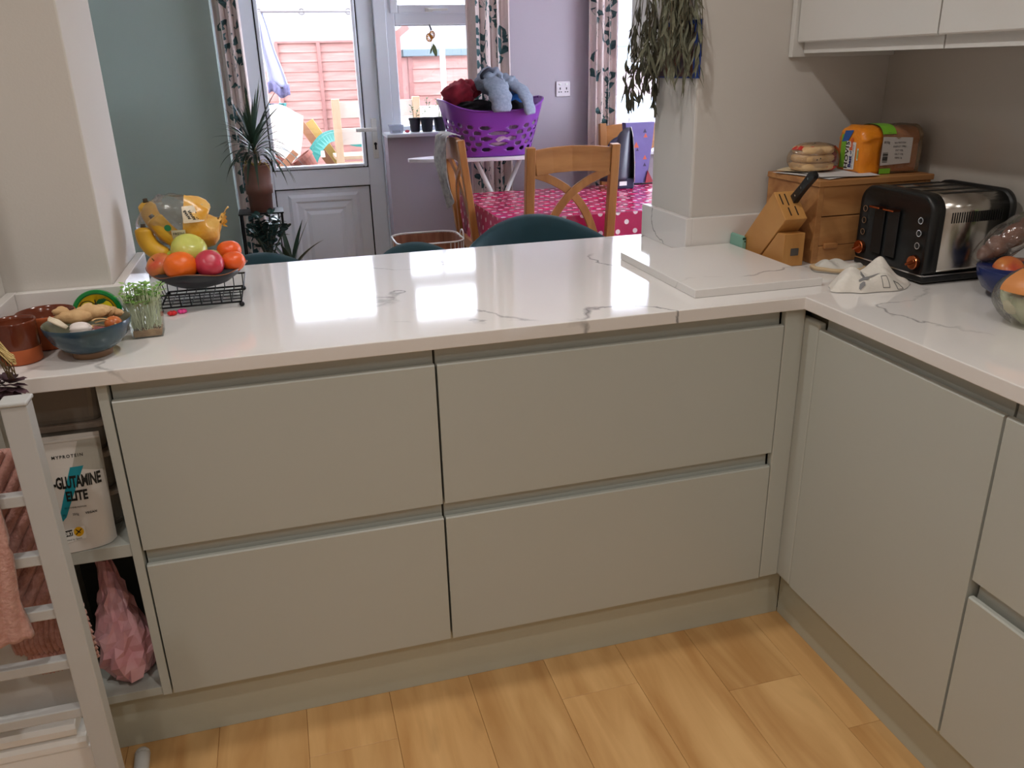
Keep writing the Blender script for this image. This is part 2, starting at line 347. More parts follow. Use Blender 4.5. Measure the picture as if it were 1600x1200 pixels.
def rc(x0, x1, z0, z1, y): return [(x0, y, z0), (x1, y, z0), (x1, y, z1), (x0, y, z1)]
pm.loft([rc(-0.080+d, 0.340-d, 0.135+d, 0.710-d, y) for d, y in ((0, 3.5845), (0.018, 3.572), (0.040, 3.572), (0.052, 3.582), (0.085, 3.578), (0.100, 3.583), (0.122, 3.574), (0.126, 3.574))], cap=False)
pm.add(rc(0.046, 0.214, 0.261, 0.584, 3.574), [(0, 1, 2, 3)])
pm.build('panel_moulding', m_upvc, ld)
hb = MB().box(0.446, 0.478, 3.560, 3.572, 0.90, 1.13).build('handle_plate', m_white_pl, ld, bevel=0.004)
MB().box(0.452, 0.472, 3.518, 3.562, 1.060, 1.080).box(0.350, 0.472, 3.512, 3.526, 1.058, 1.080).build('door_handle', m_white_pl, hb, bevel=0.005)
MB().tube([(0.462, 3.562, 0.985), (0.462, 3.553, 0.985)], 0.009, 12).box(0.457, 0.467, 3.552, 3.56, 0.952, 0.985).build('lock_cylinder', mat('dark_lock', (50, 48, 50), 0.3, metal=0.9), hb)
# window beside the door
w1 = struct('window_1', ring(MB(), 0.575, 1.12, 1.03, 2.06, 0.05, 3.55, 3.64).box(0.6251, 1.0699, 3.55, 3.64, 1.634, 1.700).box(0.6251, 1.0699, 3.55, 3.64, 1.965, 2.0099), m_upvc, label='white framed window right of the garden door', bevel=0.005)
ring(MB(), 0.606, 1.075, 1.066, 1.640, 0.009, 3.565, 3.60).build('glazing_gasket', m_gasket, w1)
pane(0.606, 1.075, 1.066, 1.64, 3.602, w1)
vent = ring(MB(), 0.600, 1.09, 1.694, 1.97, 0.045, 3.535, 3.60).build('vent_frame', m_upvc, w1, bevel=0.006)
pane(0.64, 1.05, 1.735, 1.93, 3.575, vent, 0.005)
MB().box(0.80, 0.845, 3.522, 3.537, 1.700, 1.722).box(0.815, 0.93, 3.508, 3.523, 1.706, 1.718).build('vent_handle', m_white_pl, vent, bevel=0.003)
struct('trim_2', MB().box(0.505, 1.12, 3.335, 3.56, 1.03, 1.052), m_upvc, label='white window sill carrying the seedling pots', cat='sill', bevel=0.006)
# right-hand window
w2 = struct('window_2', ring(MB(), 1.93, 2.62, 0.88, 2.05, 0.06, 3.55, 3.64).box(2.29, 2.35, 3.55, 3.64, 0.94, 1.99), m_upvc, label='white framed window behind the hanging herbs', bevel=0.005)
pane(1.985, 2.295, 0.935, 1.995, 3.6, w2); pane(2.345, 2.565, 0.935, 1.995, 3.6, w2)
struct('trim_3', MB().box(1.93, 2.62, 3.34, 3.56, 0.86, 0.882), m_upvc, label='white sill under the right window', cat='sill', bevel=0.006)
w3 = struct('added_daylight_window', MB().box(2.82, 2.88, 1.0, 1.07, 0.7, 2.1).box(2.82, 2.88, 2.53, 2.6, 0.7, 2.1).box(2.82, 2.88, 1.07, 2.53, 0.7, 0.77).box(2.82, 2.88, 1.07, 2.53, 2.03, 2.1), m_upvc, label='unseen white side window added to let more daylight into the dining room')  # unseen window, added with its wall opening to brighten the dining room
MB().box(2.847, 2.853, 1.06, 2.54, 0.76, 2.04).build('glass_pane', m_glass, w3)
so = thing('wall_socket', 'double white wall socket on the lilac wall between the curtains', 'socket', (1.58, 3.38, 1.265))
MB().box(1.538, 1.626, 3.370, 3.3799, 1.222, 1.308).build('socket_plate', mat('socket_white', (226, 218, 224), 0.4), so, bevel=0.004)
for x in (1.555, 1.595):
    MB().box(x, x+0.014, 3.366, 3.3705, 1.286, 1.298).build('switch', m_white_pl, so, bevel=0.001)
    MB().box(x+0.004, x+0.010, 3.3685, 3.3705, 1.262, 1.274).box(x-0.004, x+0.004, 3.3685, 3.3705, 1.246, 1.251).box(x+0.010, x+0.018, 3.3685, 3.3705, 1.246, 1.251).build('socket_holes', m_dark, so)

# ------------------------------------------------------------------ worktop, upstands, units
Z = 0.90
wt = thing('worktop', 'glossy white quartz worktop with grey veins running round the corner', 'worktop', (0.2, 0.3, 0.871))
MB().prism([(-0.674, -0.017), (0.991, -0.017), (0.991, -2.3), (1.554, -2.3), (1.554, 0.514), (0.969, 0.514), (0.969, 0.80), (-0.474, 0.80), (-0.474, 0.264), (-0.674, 0.264)], 'z', 0.871, Z).build('worktop_slab', m_quartz, wt, bevel=0.0018)
def upstand(label, *boxes):
    mb = MB()
    for b in boxes: mb.box(*b)
    o = mb.build('upstand', m_quartz, bevel=0.0015); return tag(o, label, 'upstand')
upstand('low white stone upstand round the left wall and pier behind the terracotta pots', (-0.674, -0.655, -0.017, 0.264, Z, 0.995), (-0.655, -0.455, 0.245, 0.264, Z, 0.995), (-0.474, -0.455, 0.264, 0.598, Z, 0.995))
upstand('low white stone upstand round the right pier behind the offcut slab', (0.950, 0.969, 0.495, 0.79, Z, 0.995), (0.969, 1.534, 0.495, 0.514, Z, 0.995), (1.535, 1.554, -2.3, 0.514, Z, 0.995))

def front_profile(zb, zt, zc):           # (depth, z): slab, finger groove behind its top edge, back plate up to zc
    return [(0, zb), (0, zt-0.003), (0.0025, zt), (0.011, zt), (0.0145, zt-0.010), (0.0195, zt-0.010), (0.0215, zt+0.004), (0.0215, zc), (0.027, zc), (0.027, zb)]
def front_x(parent, x0, x1, zb, zt, zc, name='drawer_front', m=None):
    return MB().prism(front_profile(zb, zt, zc), 'x', x0, x1).build(name, m or m_front, parent)
def front_y(parent, X, y0, y1, zb, zt, zc, name='drawer_front'):
    return MB().prism([(X+d, z) for d, z in front_profile(zb, zt, zc)], 'y', y0, y1).build(name, m_front, parent)
ZB, Z2, ZM, ZT, ZC = 0.152, 0.4745, 0.5105, 0.833, 0.866
def unit(label, x0, x1):
    u = thing('drawer_unit', label, 'drawer unit', ((x0+x1)/2, 0.3, 0.15))
    MB().box(x0, x1, 0.029, 0.58, 0.15, 0.869).build('carcass', mat('carcass_dark', (120, 118, 104), 0.6), u)
    front_x(u, x0+0.0015, x1-0.0015, ZM, ZT, ZC); front_x(u, x0+0.0015, x1-0.0015, ZB, Z2, ZM-0.003)
    return u
unit('narrower sage two-drawer unit next to the open shelves', -0.4675, 0.1455)
unit('wide sage two-drawer unit next to the inner corner', 0.1475, 0.9555)
MB().box(0.957, 1.0085, 0.0, 0.02, ZB, 0.869).build('corner_post', m_front, bevel=0.003)
tag(bpy.data.objects['corner_post'], 'narrow sage filler strip at right end of the wide drawers', 'filler')
tag(MB().box(1.0086, 1.0286, -0.0525, 0.02, ZB, 0.846).build('corner_post', m_front, bevel=0.005), 'narrow sage filler strip beside the corner cupboard door', 'filler')
cu = thing('corner_cupboard', 'sage corner cupboard with one tall plain door', 'cupboard', (1.25, -0.3, 0.15))
MB().box(1.0376, 1.53, -0.566, 0.02, 0.15, 0.869).build('carcass', MATS['carcass_dark'], cu)
front_y(cu, 1.0086, -0.5645, -0.0545, ZB, ZT, ZC, 'door')
u3 = thing('drawer_unit', 'sage drawer unit cut off by the right edge of the photo', 'drawer unit', (1.25, -0.87, 0.15))
MB().box(1.0376, 1.53, -1.17, -0.5685, 0.15, 0.869).build('carcass', MATS['carcass_dark'], u3)
front_y(u3, 1.0086, -1.168, -0.5705, ZM, ZT, ZC); front_y(u3, 1.0086, -1.168, -0.5705, ZB, Z2, ZM-0.003)
tag(MB().box(1.0376, 1.53, -2.28, -1.172, 0.15, 0.869).box(1.0086, 1.03, -2.28, -1.172, ZB, ZT).build('base_unit', m_front), 'sage base unit nearest the camera outside the frame', 'cupboard')
tag(MB().box(-0.674, 1.0476, 0.040, 0.056, 0.0, 0.149).build('plinth', mat('sage_plinth', (190, 192, 178), 0.22), bevel=0.001), 'sage plinth under the drawers along the peninsula', 'plinth')
tag(MB().box(1.0480, 1.064, -2.28, 0.039, 0.0, 0.149).build('plinth', MATS['sage_plinth'], bevel=0.001), 'sage plinth under the corner cupboard on the right', 'plinth')
# open shelf unit
sh = thing('open_shelf_unit', 'open ended sage shelf unit holding tubs, pouch and pink bag', 'shelf unit', (-0.58, 0.28, 0.15))
MB().box(-0.4875, -0.4695, -0.001, 0.56, 0.152, 0.869).build('side_panel', m_front, sh, bevel=0.001)
MB().box(-0.674, -0.657, 0.0, 0.24, 0.152, 0.869).build('side_panel', m_front, sh)
MB().box(-0.657, -0.4876, 0.003, 0.24, 0.500, 0.528).build('shelf', m_front, sh, bevel=0.001)
MB().box(-0.657, -0.4876, 0.003, 0.24, 0.152, 0.172).build('shelf', m_front, sh, bevel=0.001)
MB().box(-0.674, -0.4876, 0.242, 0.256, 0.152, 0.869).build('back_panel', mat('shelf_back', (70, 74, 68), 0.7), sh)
# wall cabinets on the right wall
def wallcab(label, y0, y1, end):
    c = thing('wall_cabinet', label, 'wall cabinet', (1.4, (y0+y1)/2, 1.41))
    MB().box(1.274, 1.553, y0, y1, 1.415, 2.15).build('carcass', m_white, c)
    d = front_profile(0, 0.70, 0.727)   # the door, its finger groove at the bottom edge
    MB().prism([(1.245+a, 1.413+0.727-z) for a, z in d], 'y', y0+0.0015, y1-0.0015).build('door', m_white, c)
    if end: MB().box(1.234, 1.553, y1+0.001, y1+0.019, 1.404, 2.15).build('end_panel', m_white, c, bevel=0.001)
    return c
wallcab('white handleless wall cabinet nearest the corner, above the bread', -0.008, 0.494, True)
wallcab('white handleless wall cabinet cut off by the right edge, above the toaster', -0.512, -0.0095, False)
wc = thing('wall_cabinet', 'white wall cabinet in the dining room peeping past the pier', 'wall cabinet', (1.3, 0.9, 1.4))
MB().box(1.015, 1.62, 0.771, 1.05, 1.40, 2.10).build('carcass', m_white, wc, bevel=0.002)
MB().box(1.018, 1.617, 1.052, 1.070, 1.402, 2.098).build('door', m_white, wc, bevel=0.002)
tag(MB().box(0.755, 1.085, 0.058, 0.490, 0.9003, 0.9195).build('stone_slab', m_quartz, bevel=0.0015), 'square white quartz offcut lying on the worktop by the knife block', 'slab')
# ------------------------------------------------------------------ left end of the worktop
m_terra = mat('terracotta', (184, 92, 46), 0.65, var=0.08, vscale=20)
m_glaze = mat('brown_glaze', (92, 40, 24), 0.16, rgb2=(120, 58, 34), vscale=14)
p = thing('terracotta_pot', 'small terracotta pot, upper part glazed dark brown, at left end of worktop', 'pot', (-0.622, 0.095, Z))
MB().lathe([(0.031, 0.0005), (0.0345, 0.003), (0.0352, 0.030), (0.0352, 0.0302)], (-0.622, 0.095, Z), 32).build('pot_base', m_terra, p, smooth=True)
MB().lathe([(0.0353, 0.030), (0.0362, 0.034), (0.0362, 0.070), (0.0368, 0.078), (0.0362, 0.081), (0.034, 0.080), (0.0325, 0.074), (0.031, 0.035), (0.0, 0.033)], (-0.622, 0.095, Z), 32, cap=False).build('pot_body', m_glaze, p, smooth=True)
p = thing('terracotta_dish', 'wide shallow terracotta dish with brown glazed inside behind the blue bowl', 'dish', (-0.592, 0.188, Z))
MB().lathe([(0.040, 0.0005), (0.044, 0.003), (0.052, 0.060), (0.0545, 0.066), (0.053, 0.069)], (-0.592, 0.188, Z), 36, cap=False).build('dish_wall', m_terra, p, smooth=True)
MB().lathe([(0.053, 0.069), (0.050, 0.066), (0.047, 0.055), (0.040, 0.012), (0.0, 0.010)], (-0.592, 0.188, Z), 36, cap=False).build('dish_inside', m_glaze, p, smooth=True)
# round tin with an apple painted on it, leaning on the upstand
tin = thing('round_tin', 'round green-rimmed yellow tin lid with an apple picture, leaning on the upstand', 'tin', (-0.505, 0.225, Z))
TM = Matrix.Translation((-0.505, 0.2225, Z+0.0475)) @ Matrix.Rotation(math.radians(-9), 4, 'X') @ Matrix.Rotation(math.radians(90), 4, 'X')
MB().lathe([(0.001, -0.006), (0.0475, -0.006), (0.0475, 0.004), (0.046, 0.006), (0.041, 0.006), (0.0385, 0.004)], (0, 0, 0), 48).xf(TM).build('green_rim', mat('green_enamel', (24, 132, 62), 0.12), tin, smooth=False)
MB().lathe([(0.001, 0.0042), (0.0384, 0.0042)], (0, 0, 0), 48).xf(TM).build('yellow_face', mat('yellow_enamel', (226, 188, 32), 0.15), tin)
def flatline(mb, pts, wd, z):
    for a, b in zip(pts[:-1], pts[1:]):
        a, b = Vector(a), Vector(b); t = (b-a).normalized(); n = Vector((-t.y, t.x))*wd/2
        mb.add([(a.x-n.x, a.y-n.y, z), (b.x-n.x, b.y-n.y, z), (b.x+n.x, b.y+n.y, z), (a.x+n.x, a.y+n.y, z)], [(0, 1, 2, 3)])
ap = [(0.0, 0.012), (0.010, 0.019), (0.021, 0.017), (0.027, 0.006), (0.024, -0.010), (0.014, -0.024), (0.004, -0.026), (0.0, -0.023), (-0.004, -0.026), (-0.014, -0.024), (-0.024, -0.010), (-0.027, 0.006), (-0.021, 0.017), (-0.010, 0.019), (0.0, 0.012)]
apc = [(v.x*1.18, v.y*1.18+0.003) for v in catmull([(x, y, 0) for x, y in ap], 4)]
MB().add([(x, y, 0.0047) for x, y in apc[:-1]], [tuple(range(len(apc)-1))]).xf(TM).build('apple_print', mat('apple_yellow', (214, 196, 40), 0.2), tin)
mb = MB(); flatline(mb, apc, 0.0017, 0.0051); flatline(mb, [(0, 0.012), (-0.001, 0.028)], 0.002, 0.0051); mb.xf(TM).build('apple_outline', mat('print_black', (22, 24, 20), 0.4), tin)
MB().add([(0.0, 0.021, 0.0052), (0.006, 0.028, 0.0052), (0.016, 0.029, 0.0052), (0.022, 0.026, 0.0052), (0.014, 0.020, 0.0052), (0.006, 0.018, 0.0052)], [(0, 1, 2, 3, 4, 5)]).xf(TM).build('leaf_print', mat('leaf_dark_green', (20, 84, 40), 0.3), tin)
# blue stoneware bowl with ginger, garlic, onion, shallots
bw = thing('stoneware_bowl', 'blue glazed stoneware bowl of ginger and garlic left of the cress', 'bowl', (-0.500, 0.092, Z))
wob = lambda a: 1+0.025*math.sin(2*a+0.6)+0.012*math.sin(3*a)
def wob_lathe(prof, c, n=48):
    return MB().loft([[(c[0]+r*wob(2*PI*k/n)*math.cos(2*PI*k/n), c[1]+r*wob(2*PI*k/n)*math.sin(2*PI*k/n), c[2]+z) for k in range(n)] for r, z in prof], cap=False)
wob_lathe([(0.030, 0.0005), (0.0345, 0.001), (0.0350, 0.010), (0.036, 0.012)], (-0.500, 0.092, Z)).build('foot_ring', mat('raw_stoneware', (146, 112, 84), 0.7), bw, smooth=True)
wob_lathe([(0.036, 0.012), (0.050, 0.020), (0.064, 0.035), (0.0735, 0.055), (0.0765, 0.066), (0.0755, 0.0675)], (-0.500, 0.092, Z)).build('outer_wall', mat('blue_glaze', (42, 66, 88), 0.18, rgb2=(62, 86, 92), vscale=18), bw, smooth=True)
wob_lathe([(0.0755, 0.0675), (0.0735, 0.066), (0.070, 0.055), (0.060, 0.036), (0.045, 0.022), (0.0, 0.017)], (-0.500, 0.092, Z)).build('inner_wall', mat('olive_glaze', (112, 110, 88), 0.22, rgb2=(90, 92, 78), vscale=22), bw, smooth=True)
def knob(c, r, seed, sc=(1, 1, 1), amp=0.17):
    q = random.Random(seed); ph = [q.uniform(0, 6) for _ in range(6)]
    return lambda d: 1+amp*(math.sin(3*d.x+ph[0])*math.sin(4*d.y+ph[1])+0.6*math.sin(7*d.z+ph[2])*math.cos(5*d.x+ph[3]))
gi = thing('ginger_root', 'knobbly pale ginger root lying on top of the blue bowl', 'ginger', (-0.500, 0.090, 0.965))
mb = MB(); m_gin = mat('ginger_skin', (214, 178, 130), 0.75, rgb2=(190, 150, 104), vscale=45, bump=0.4, bscale=120)
for (c, r, s) in (((-0.512, 0.082, 0.980), (0.034, 0.020, 0.014), 1), ((-0.485, 0.088, 0.983), (0.034, 0.017, 0.014), 2), ((-0.460, 0.098, 0.980), (0.017, 0.011, 0.010), 3), ((-0.537, 0.088, 0.991), (0.015, 0.010, 0.008), 4), ((-0.497, 0.108, 0.985), (0.013, 0.018, 0.012), 5), ((-0.443, 0.098, 0.976), (0.010, 0.007, 0.007), 6)):
    mb.ball(c, r, 14, 9, knob(c, r, s))
mb.build('root', m_gin, gi, smooth=True)
ga = thing('garlic_bulb', 'white garlic bulb with cut stalks at the front of the blue bowl', 'garlic', (-0.508, 0.045, 0.955))
MB().ball((-0.503, 0.040, 0.966), (0.022, 0.016, 0.0135), 28, 14, lambda d: (1+0.07*math.cos(7*math.atan2(d.z, d.y)))*(1-0.35*max(0, -d.x)**2)).build('bulb', mat('garlic_skin', (226, 216, 212), 0.5, bump=0.3, bscale=60), ga, smooth=True)
mb = MB()
for k in range(5): mb.tube([(-0.522, 0.040+k*0.002-0.004, 0.971), (-0.535, 0.041+k*0.003-0.006, 0.980+k*0.001), (-0.549, 0.043+k*0.004-0.008, 0.990+0.002*(k % 2))], [0.0032, 0.0024, 0.002], 6)
mb.build('stalk', mat('garlic_stalk', (222, 208, 184), 0.6), ga, smooth=True)
on = thing('onion', 'small copper onion at the right side of the blue bowl', 'onion', (-0.448, 0.066, 0.955))
MB().ball((-0.449, 0.068, 0.964), (0.016, 0.015, 0.014), 16, 10).build('bulb', mat('onion_skin', (202, 120, 66), 0.3, rgb2=(176, 92, 44), vscale=30, stretch=(1, 1, 0.2)), on, smooth=True)
mb = MB()
for a0, r_, zz in ((0.2, 0.020, 0.966), (0.8, 0.018, 0.972), (1.6, 0.021, 0.962)):
    mb.tube([(-0.462+r_*math.cos(a0+t*2.3), 0.050+r_*math.sin(a0+t*2.3)*0.7, zz+0.006*math.sin(t*2.2)) for t in [i/10 for i in range(11)]], 0.0022, 5, flat=0.4)
mb.build('loose_skin', mat('papery_skin', (214, 176, 124), 0.6), on, smooth=True)
for i, (x, y) in enumerate(((-0.478, 0.046), (-0.467, 0.040))):
    s_ = tag(MB().ball((x, y, 0.959), (0.013, 0.009, 0.009), 12, 8).build('shallot', mat('shallot_skin', (136, 76, 74), 0.4), smooth=True), ['purple shallot beside the garlic in the blue bowl', 'purple shallot in front of the onion in the blue bowl'][i], 'shallot', 'shallots in the blue bowl')
# punnet of cress
cr = thing('cress_punnet', 'clear plastic punnet of growing cress beside the blue bowl', 'cress', (-0.420, 0.206, Z))
CM = Matrix.Translation((-0.412, 0.196, Z)) @ Matrix.Rotation(0.05, 4, 'Z')
h0, h1, hh = 0.029, 0.0335, 0.078
def sq(h, z): return [(-h, -h, z), (h, -h, z), (h, h, z), (-h, h, z)]
MB().loft([sq(h0, 0.0006), sq(h1, hh), sq(h1-0.0008, hh), sq(h0-0.0008, 0.0014)], cap=True).xf(CM).build('clear_box', film('clear_punnet', (248, 250, 248), 0.18, 0.04, 0.015), cr)
MB().box(-0.027, 0.027, -0.027, 0.027, 0.0020, 0.017).xf(CM).build('seed_mat', mat('seed_mat', (196, 156, 116), 0.9, rgb2=(162, 120, 82), vscale=90, bump=0.8, bscale=150), cr, bevel=0.003)
st, lf, sd = MB(), MB(), MB()
for i in range(120):
    x, y = rnd(-0.026, 0.026), rnd(-0.026, 0.026); tx, ty = x*1.28+rnd(-0.012, 0.012), y*1.28+rnd(-0.012, 0.012); h = rnd(0.070, 0.104)
    mid = ((x+tx)/2+rnd(-0.007, 0.007), (y+ty)/2+rnd(-0.007, 0.007), h*0.45)
    mid = tuple(max(-0.028, min(0.028, v)) for v in mid[:2]) + (mid[2],)
    if h < 0.082: tx, ty = max(-0.031, min(0.031, tx)), max(-0.031, min(0.031, ty))
    else:
        k = min(1, 0.0305/max(abs(mid[0]), abs(mid[1]), 1e-6)); 
    st.tube(catmull([(x, y, 0.016), mid, (max(-0.0325, min(0.0325, tx)), max(-0.0325, min(0.0325, ty)), min(h, 0.079)), (tx, ty, h)], 2), 0.0008, 4)
    a = rnd(0, 6.28)
    for s in (0, PI):
        d = Vector((math.cos(a+s), math.sin(a+s), 0.25)); n = Vector((-math.sin(a+s), math.cos(a+s), 0)); c = Vector((tx, ty, h))
        L_, W_ = rnd(0.010, 0.015), rnd(0.0035, 0.0055)
        lf.add([c, c+d*L_*0.5+n*W_, c+d*L_, c+d*L_*0.5-n*W_, c+d*L_*0.55+Vector((0, 0, 0.0012))], [(0, 1, 4), (1, 2, 4), (2, 3, 4), (3, 0, 4)])
for i in range(60):
    x, y = rnd(-0.026, 0.026), rnd(-0.027, 0.027)
    sd.ball((x, y, 0.0185), 0.0013, 5, 4)
stuff(st.xf(CM).build('stems', mat('cress_stem', (222, 228, 196), 0.5), cr))
stuff(lf.xf(CM).build('leaves', mat('cress_leaf', (104, 156, 66), 0.45, rgb2=(146, 186, 96), vscale=60), cr))
stuff(sd.xf(CM).build('seeds', mat('cress_seed', (66, 44, 28), 0.6), cr))

# ------------------------------------------------------------------ fruit bowl on wire rack
m_wire = mat('black_wire', (22, 23, 27), 0.35, metal=0.3)
rk = thing('wire_rack', 'black wire rack standing under the fruit bowl', 'rack', (-0.318, 0.43, Z))
mb = MB(); X0, X1, Y0, Y1 = -0.405, -0.232, 0.352, 0.505
def loop(z, e, r): mb.tube([(X0-e, Y0-e, z), (X1+e, Y0-e, z), (X1+e, Y1+e, z), (X0-e, Y1+e, z), (X0-e, Y0-e, z)], r, 6)
loop(Z+0.012, 0.0, 0.0022); loop(Z+0.042, 0.008, 0.0022)
mb.build('frame', m_wire, rk, smooth=True)
mb = MB()
for k in range(9): x = X0+(X1-X0)*k/8; mb.tube([(x, Y0-0.008, Z+0.042), (x, Y0, Z+0.012), (x, Y1, Z+0.012), (x, Y1+0.008, Z+0.042)], 0.0013, 5)
for k in range(1, 5): y = Y0+(Y1-Y0)*k/5; mb.tube([(X0-0.008, y, Z+0.042), (X0, y, Z+0.012), (X1, y, Z+0.012), (X1+0.008, y, Z+0.042)], 0.0013, 5)
mb.build('wires', m_wire, rk, smooth=True)
for x, y in ((X0, Y0), (X1, Y0), (X1, Y1), (X0, Y1)): MB().ball((x, y, Z+0.0065), (0.006, 0.006, 0.006), 10, 8).build('ball_foot', m_wire, rk, smooth=True)
FBC = (-0.322, 0.428)
fb = thing('fruit_bowl', 'dark grey wavy fruit bowl with brown rim on the wire rack', 'fruit bowl', (FBC[0], FBC[1], 0.945))
def wr(a): return 1+0.05*math.cos(4*a+0.5)
def wz(a): return 0.006*math.cos(4*a+0.5)
def bowlring(r, z, k): return [(FBC[0]+r*wr(2*PI*i/56)*math.cos(2*PI*i/56), FBC[1]+r*wr(2*PI*i/56)*math.sin(2*PI*i/56), z+k*wz(2*PI*i/56)) for i in range(56)]
MB().loft([bowlring(0.052, 0.9445, 0), bowlring(0.062, 0.948, 0), bowlring(0.085, 0.962, 0.4), bowlring(0.1065, 0.983, 1.0)], cap=True).loft([bowlring(0.1045, 0.983, 1.0), bowlring(0.083, 0.965, 0.4), bowlring(0.058, 0.952, 0), bowlring(0.004, 0.951, 0)], cap=True).build('bowl_body', mat('charcoal_glaze', (44, 46, 52), 0.3, var=0.1, vscale=25), fb, smooth=True)
MB().loft([bowlring(0.1068, 0.9828, 1.0), bowlring(0.1066, 0.9846, 1.0), bowlring(0.1045, 0.9844, 1.0), bowlring(0.1042, 0.9828, 1.0)], cap=False).build('brown_rim', mat('brown_rim', (134, 82, 50), 0.35), fb, smooth=True)
def fruit(name, label, cat, c, r, m, dip=0.18, squash=0.9, group='fruit in the dark bowl', stem=True, tilt=(0, 0)):
    f = thing(name, label, cat, (c[0], c[1], c[2]-r*squash), 0, group)
    pr = []
    for k in range(15):
        th = -PI/2+PI*k/14; rr = math.cos(th)*r*(1+0.06*math.sin(th)); zz = math.sin(th)*r*squash
        if dip: zz -= math.copysign(1, zz)*dip*r*math.exp(-(rr/(0.33*r))**2) if abs(zz) > 0.2*r else 0
        pr.append((max(rr, 0.0004), zz))
    R = Matrix.Translation(c) @ Matrix.Rotation(tilt[0], 4, 'X') @ Matrix.Rotation(tilt[1], 4, 'Y')
    MB().lathe(pr, (0, 0, 0), 22).xf(R).build('skin', m, f, smooth=True)
    if stem: MB().tube([(0, 0, r*squash*0.8), (0.001, 0, r*squash*1.08)], 0.0012, 6).xf(R).build('stem', mat('fruit_stem', (84, 62, 38), 0.7), f)
    return f
m_ya = mat('yellow_apple', (206, 206, 108), 0.28, rgb2=(190, 198, 92), vscale=25, spec=0.5)
m_or = mat('orange_peel', (240, 108, 22), 0.32, var=0.04, vscale=30, bump=0.15, bscale=500)
m_tg = mat('tangerine_peel', (240, 96, 34), 0.26, var=0.05, vscale=30, bump=0.15, bscale=450)
m_pk = mat('pink_apple', (204, 62, 84), 0.33, rgb2=(184, 48, 66), vscale=40)
m_ra = mat('red_apple', (206, 62, 58), 0.3, rgb2=(206, 150, 70), vscale=16)
fruit('apple', 'large yellow green apple on top of the fruit bowl', 'apple', (-0.333, 0.418, 1.024), 0.040, m_ya, tilt=(0.5, 0.3), stem=False)
fruit('orange', 'orange at the front left of the fruit bowl', 'orange', (-0.350, 0.360, 1.000), 0.036, m_or, dip=0.0, squash=0.93, stem=False)
fruit('apple', 'deep pink round fruit at the front middle of the bowl', 'fruit', (-0.290, 0.366, 1.000), 0.032, m_pk, dip=0.08, tilt=(0.9, 0.2), stem=False)
fruit('apple', 'red and yellow apple at the left edge of the bowl', 'apple', (-0.396, 0.402, 0.996), 0.031, m_ra, tilt=(0.6, -0.5))
fruit('tangerine', 'tangerine at the right edge of the bowl, the front one', 'tangerine', (-0.240, 0.395, 0.996), 0.027, m_tg, dip=0.06, squash=0.86, stem=False)
fruit('tangerine', 'tangerine at the right edge of the bowl, the higher one behind', 'tangerine', (-0.249, 0.452, 1.010), 0.028, m_tg, dip=0.06, squash=0.86, stem=False)
fruit('pear', 'dull green pear half hidden behind the pink fruit', 'pear', (-0.293, 0.440, 0.992), 0.030, mat('pear_skin', (176, 172, 84), 0.45, var=0.06, vscale=60), stem=False)
fruit('lime', 'green fruit peeping out left behind the big yellow apple', 'fruit', (-0.372, 0.462, 0.998), 0.027, mat('lime_skin', (162, 176, 70), 0.35), stem=False)
# bananas in a printed plastic bag
m_ban = mat('banana_peel', (226, 178, 46), 0.45, rgb2=(206, 156, 40), vscale=22)
def banana(label, pts, r):
    b = thing('banana', label, 'banana', pts[0], 0, 'bananas in the plastic bag'); P = catmull(pts, 6); n = len(P)
    R = [r*min(1, 0.35+1.5*math.sin(PI*min(1, max(0, (i+0.6)/(n+0.2))))) for i in range(n)]
    MB().tube(P, R, 10).build('peel', m_ban, b, smooth=True)
    d = (P[0]-P[1]).normalized(); MB().tube([P[0]-d*0.003, P[0]+d*0.005, P[0]+d*0.008], [r*0.36, r*0.26, r*0.28], 8).build('tip', mat('banana_tip', (70, 56, 34), 0.7), b, smooth=True)
banana('banana standing highest at the left of the bag', [(-0.418, 0.503, 1.126), (-0.413, 0.506, 1.095), (-0.394, 0.510, 1.058), (-0.362, 0.513, 1.026)], 0.020)
banana('banana lying in front of the highest one in the bag', [(-0.405, 0.474, 1.094), (-0.394, 0.472, 1.078), (-0.376, 0.470, 1.055), (-0.354, 0.470, 1.036)], 0.021)
banana('banana lowest at left against the wall pier', [(-0.428, 0.470, 1.074), (-0.427, 0.466, 1.050), (-0.413, 0.462, 1.024), (-0.384, 0.460, 1.004)], 0.020)
bb = thing('banana_bag', 'clear and yellow plastic banana bag with twisted end lying on the fruit', 'bag', (-0.36, 0.50, 0.99))
axis = [Vector(q) for q in ((-0.440, 0.498, 1.095), (-0.430, 0.497, 1.090), (-0.400, 0.495, 1.083), (-0.360, 0.494, 1.082), (-0.322, 0.494, 1.076), (-0.294, 0.494, 1.062), (-0.277, 0.494, 1.068), (-0.264, 0.494, 1.074))]
rad = [0.006, 0.036, 0.053, 0.060, 0.056, 0.045, 0.024, 0.010]
axis2 = catmull(axis, 4); radc = [v.x for v in catmull([(r, 0, 0) for r in rad], 4)]
def bagring(i, n=28):
    p, r = axis2[i], radc[i]; t = (axis2[min(i+1, len(axis2)-1)]-axis2[max(i-1, 0)]).normalized(); up = Vector((0, 0, 1))-t*t.z; up.normalize(); s = t.cross(up)
    return [p + (up*math.cos(2*PI*k/n)*(1.0) + s*math.sin(2*PI*k/n)*0.8)*r*(1+0.07*math.sin(5*2*PI*k/n+i*0.9)+0.05*math.sin(9*2*PI*k/n-i*0.6)) for k in range(n)]
split = 14
MB().loft([bagring(i) for i in range(split+1)], cap=False).build('clear_film', film('banana_film', (248, 248, 248), 0.34, 0.08, 0.03, bump=0.5, bscale=40), bb, smooth=True)
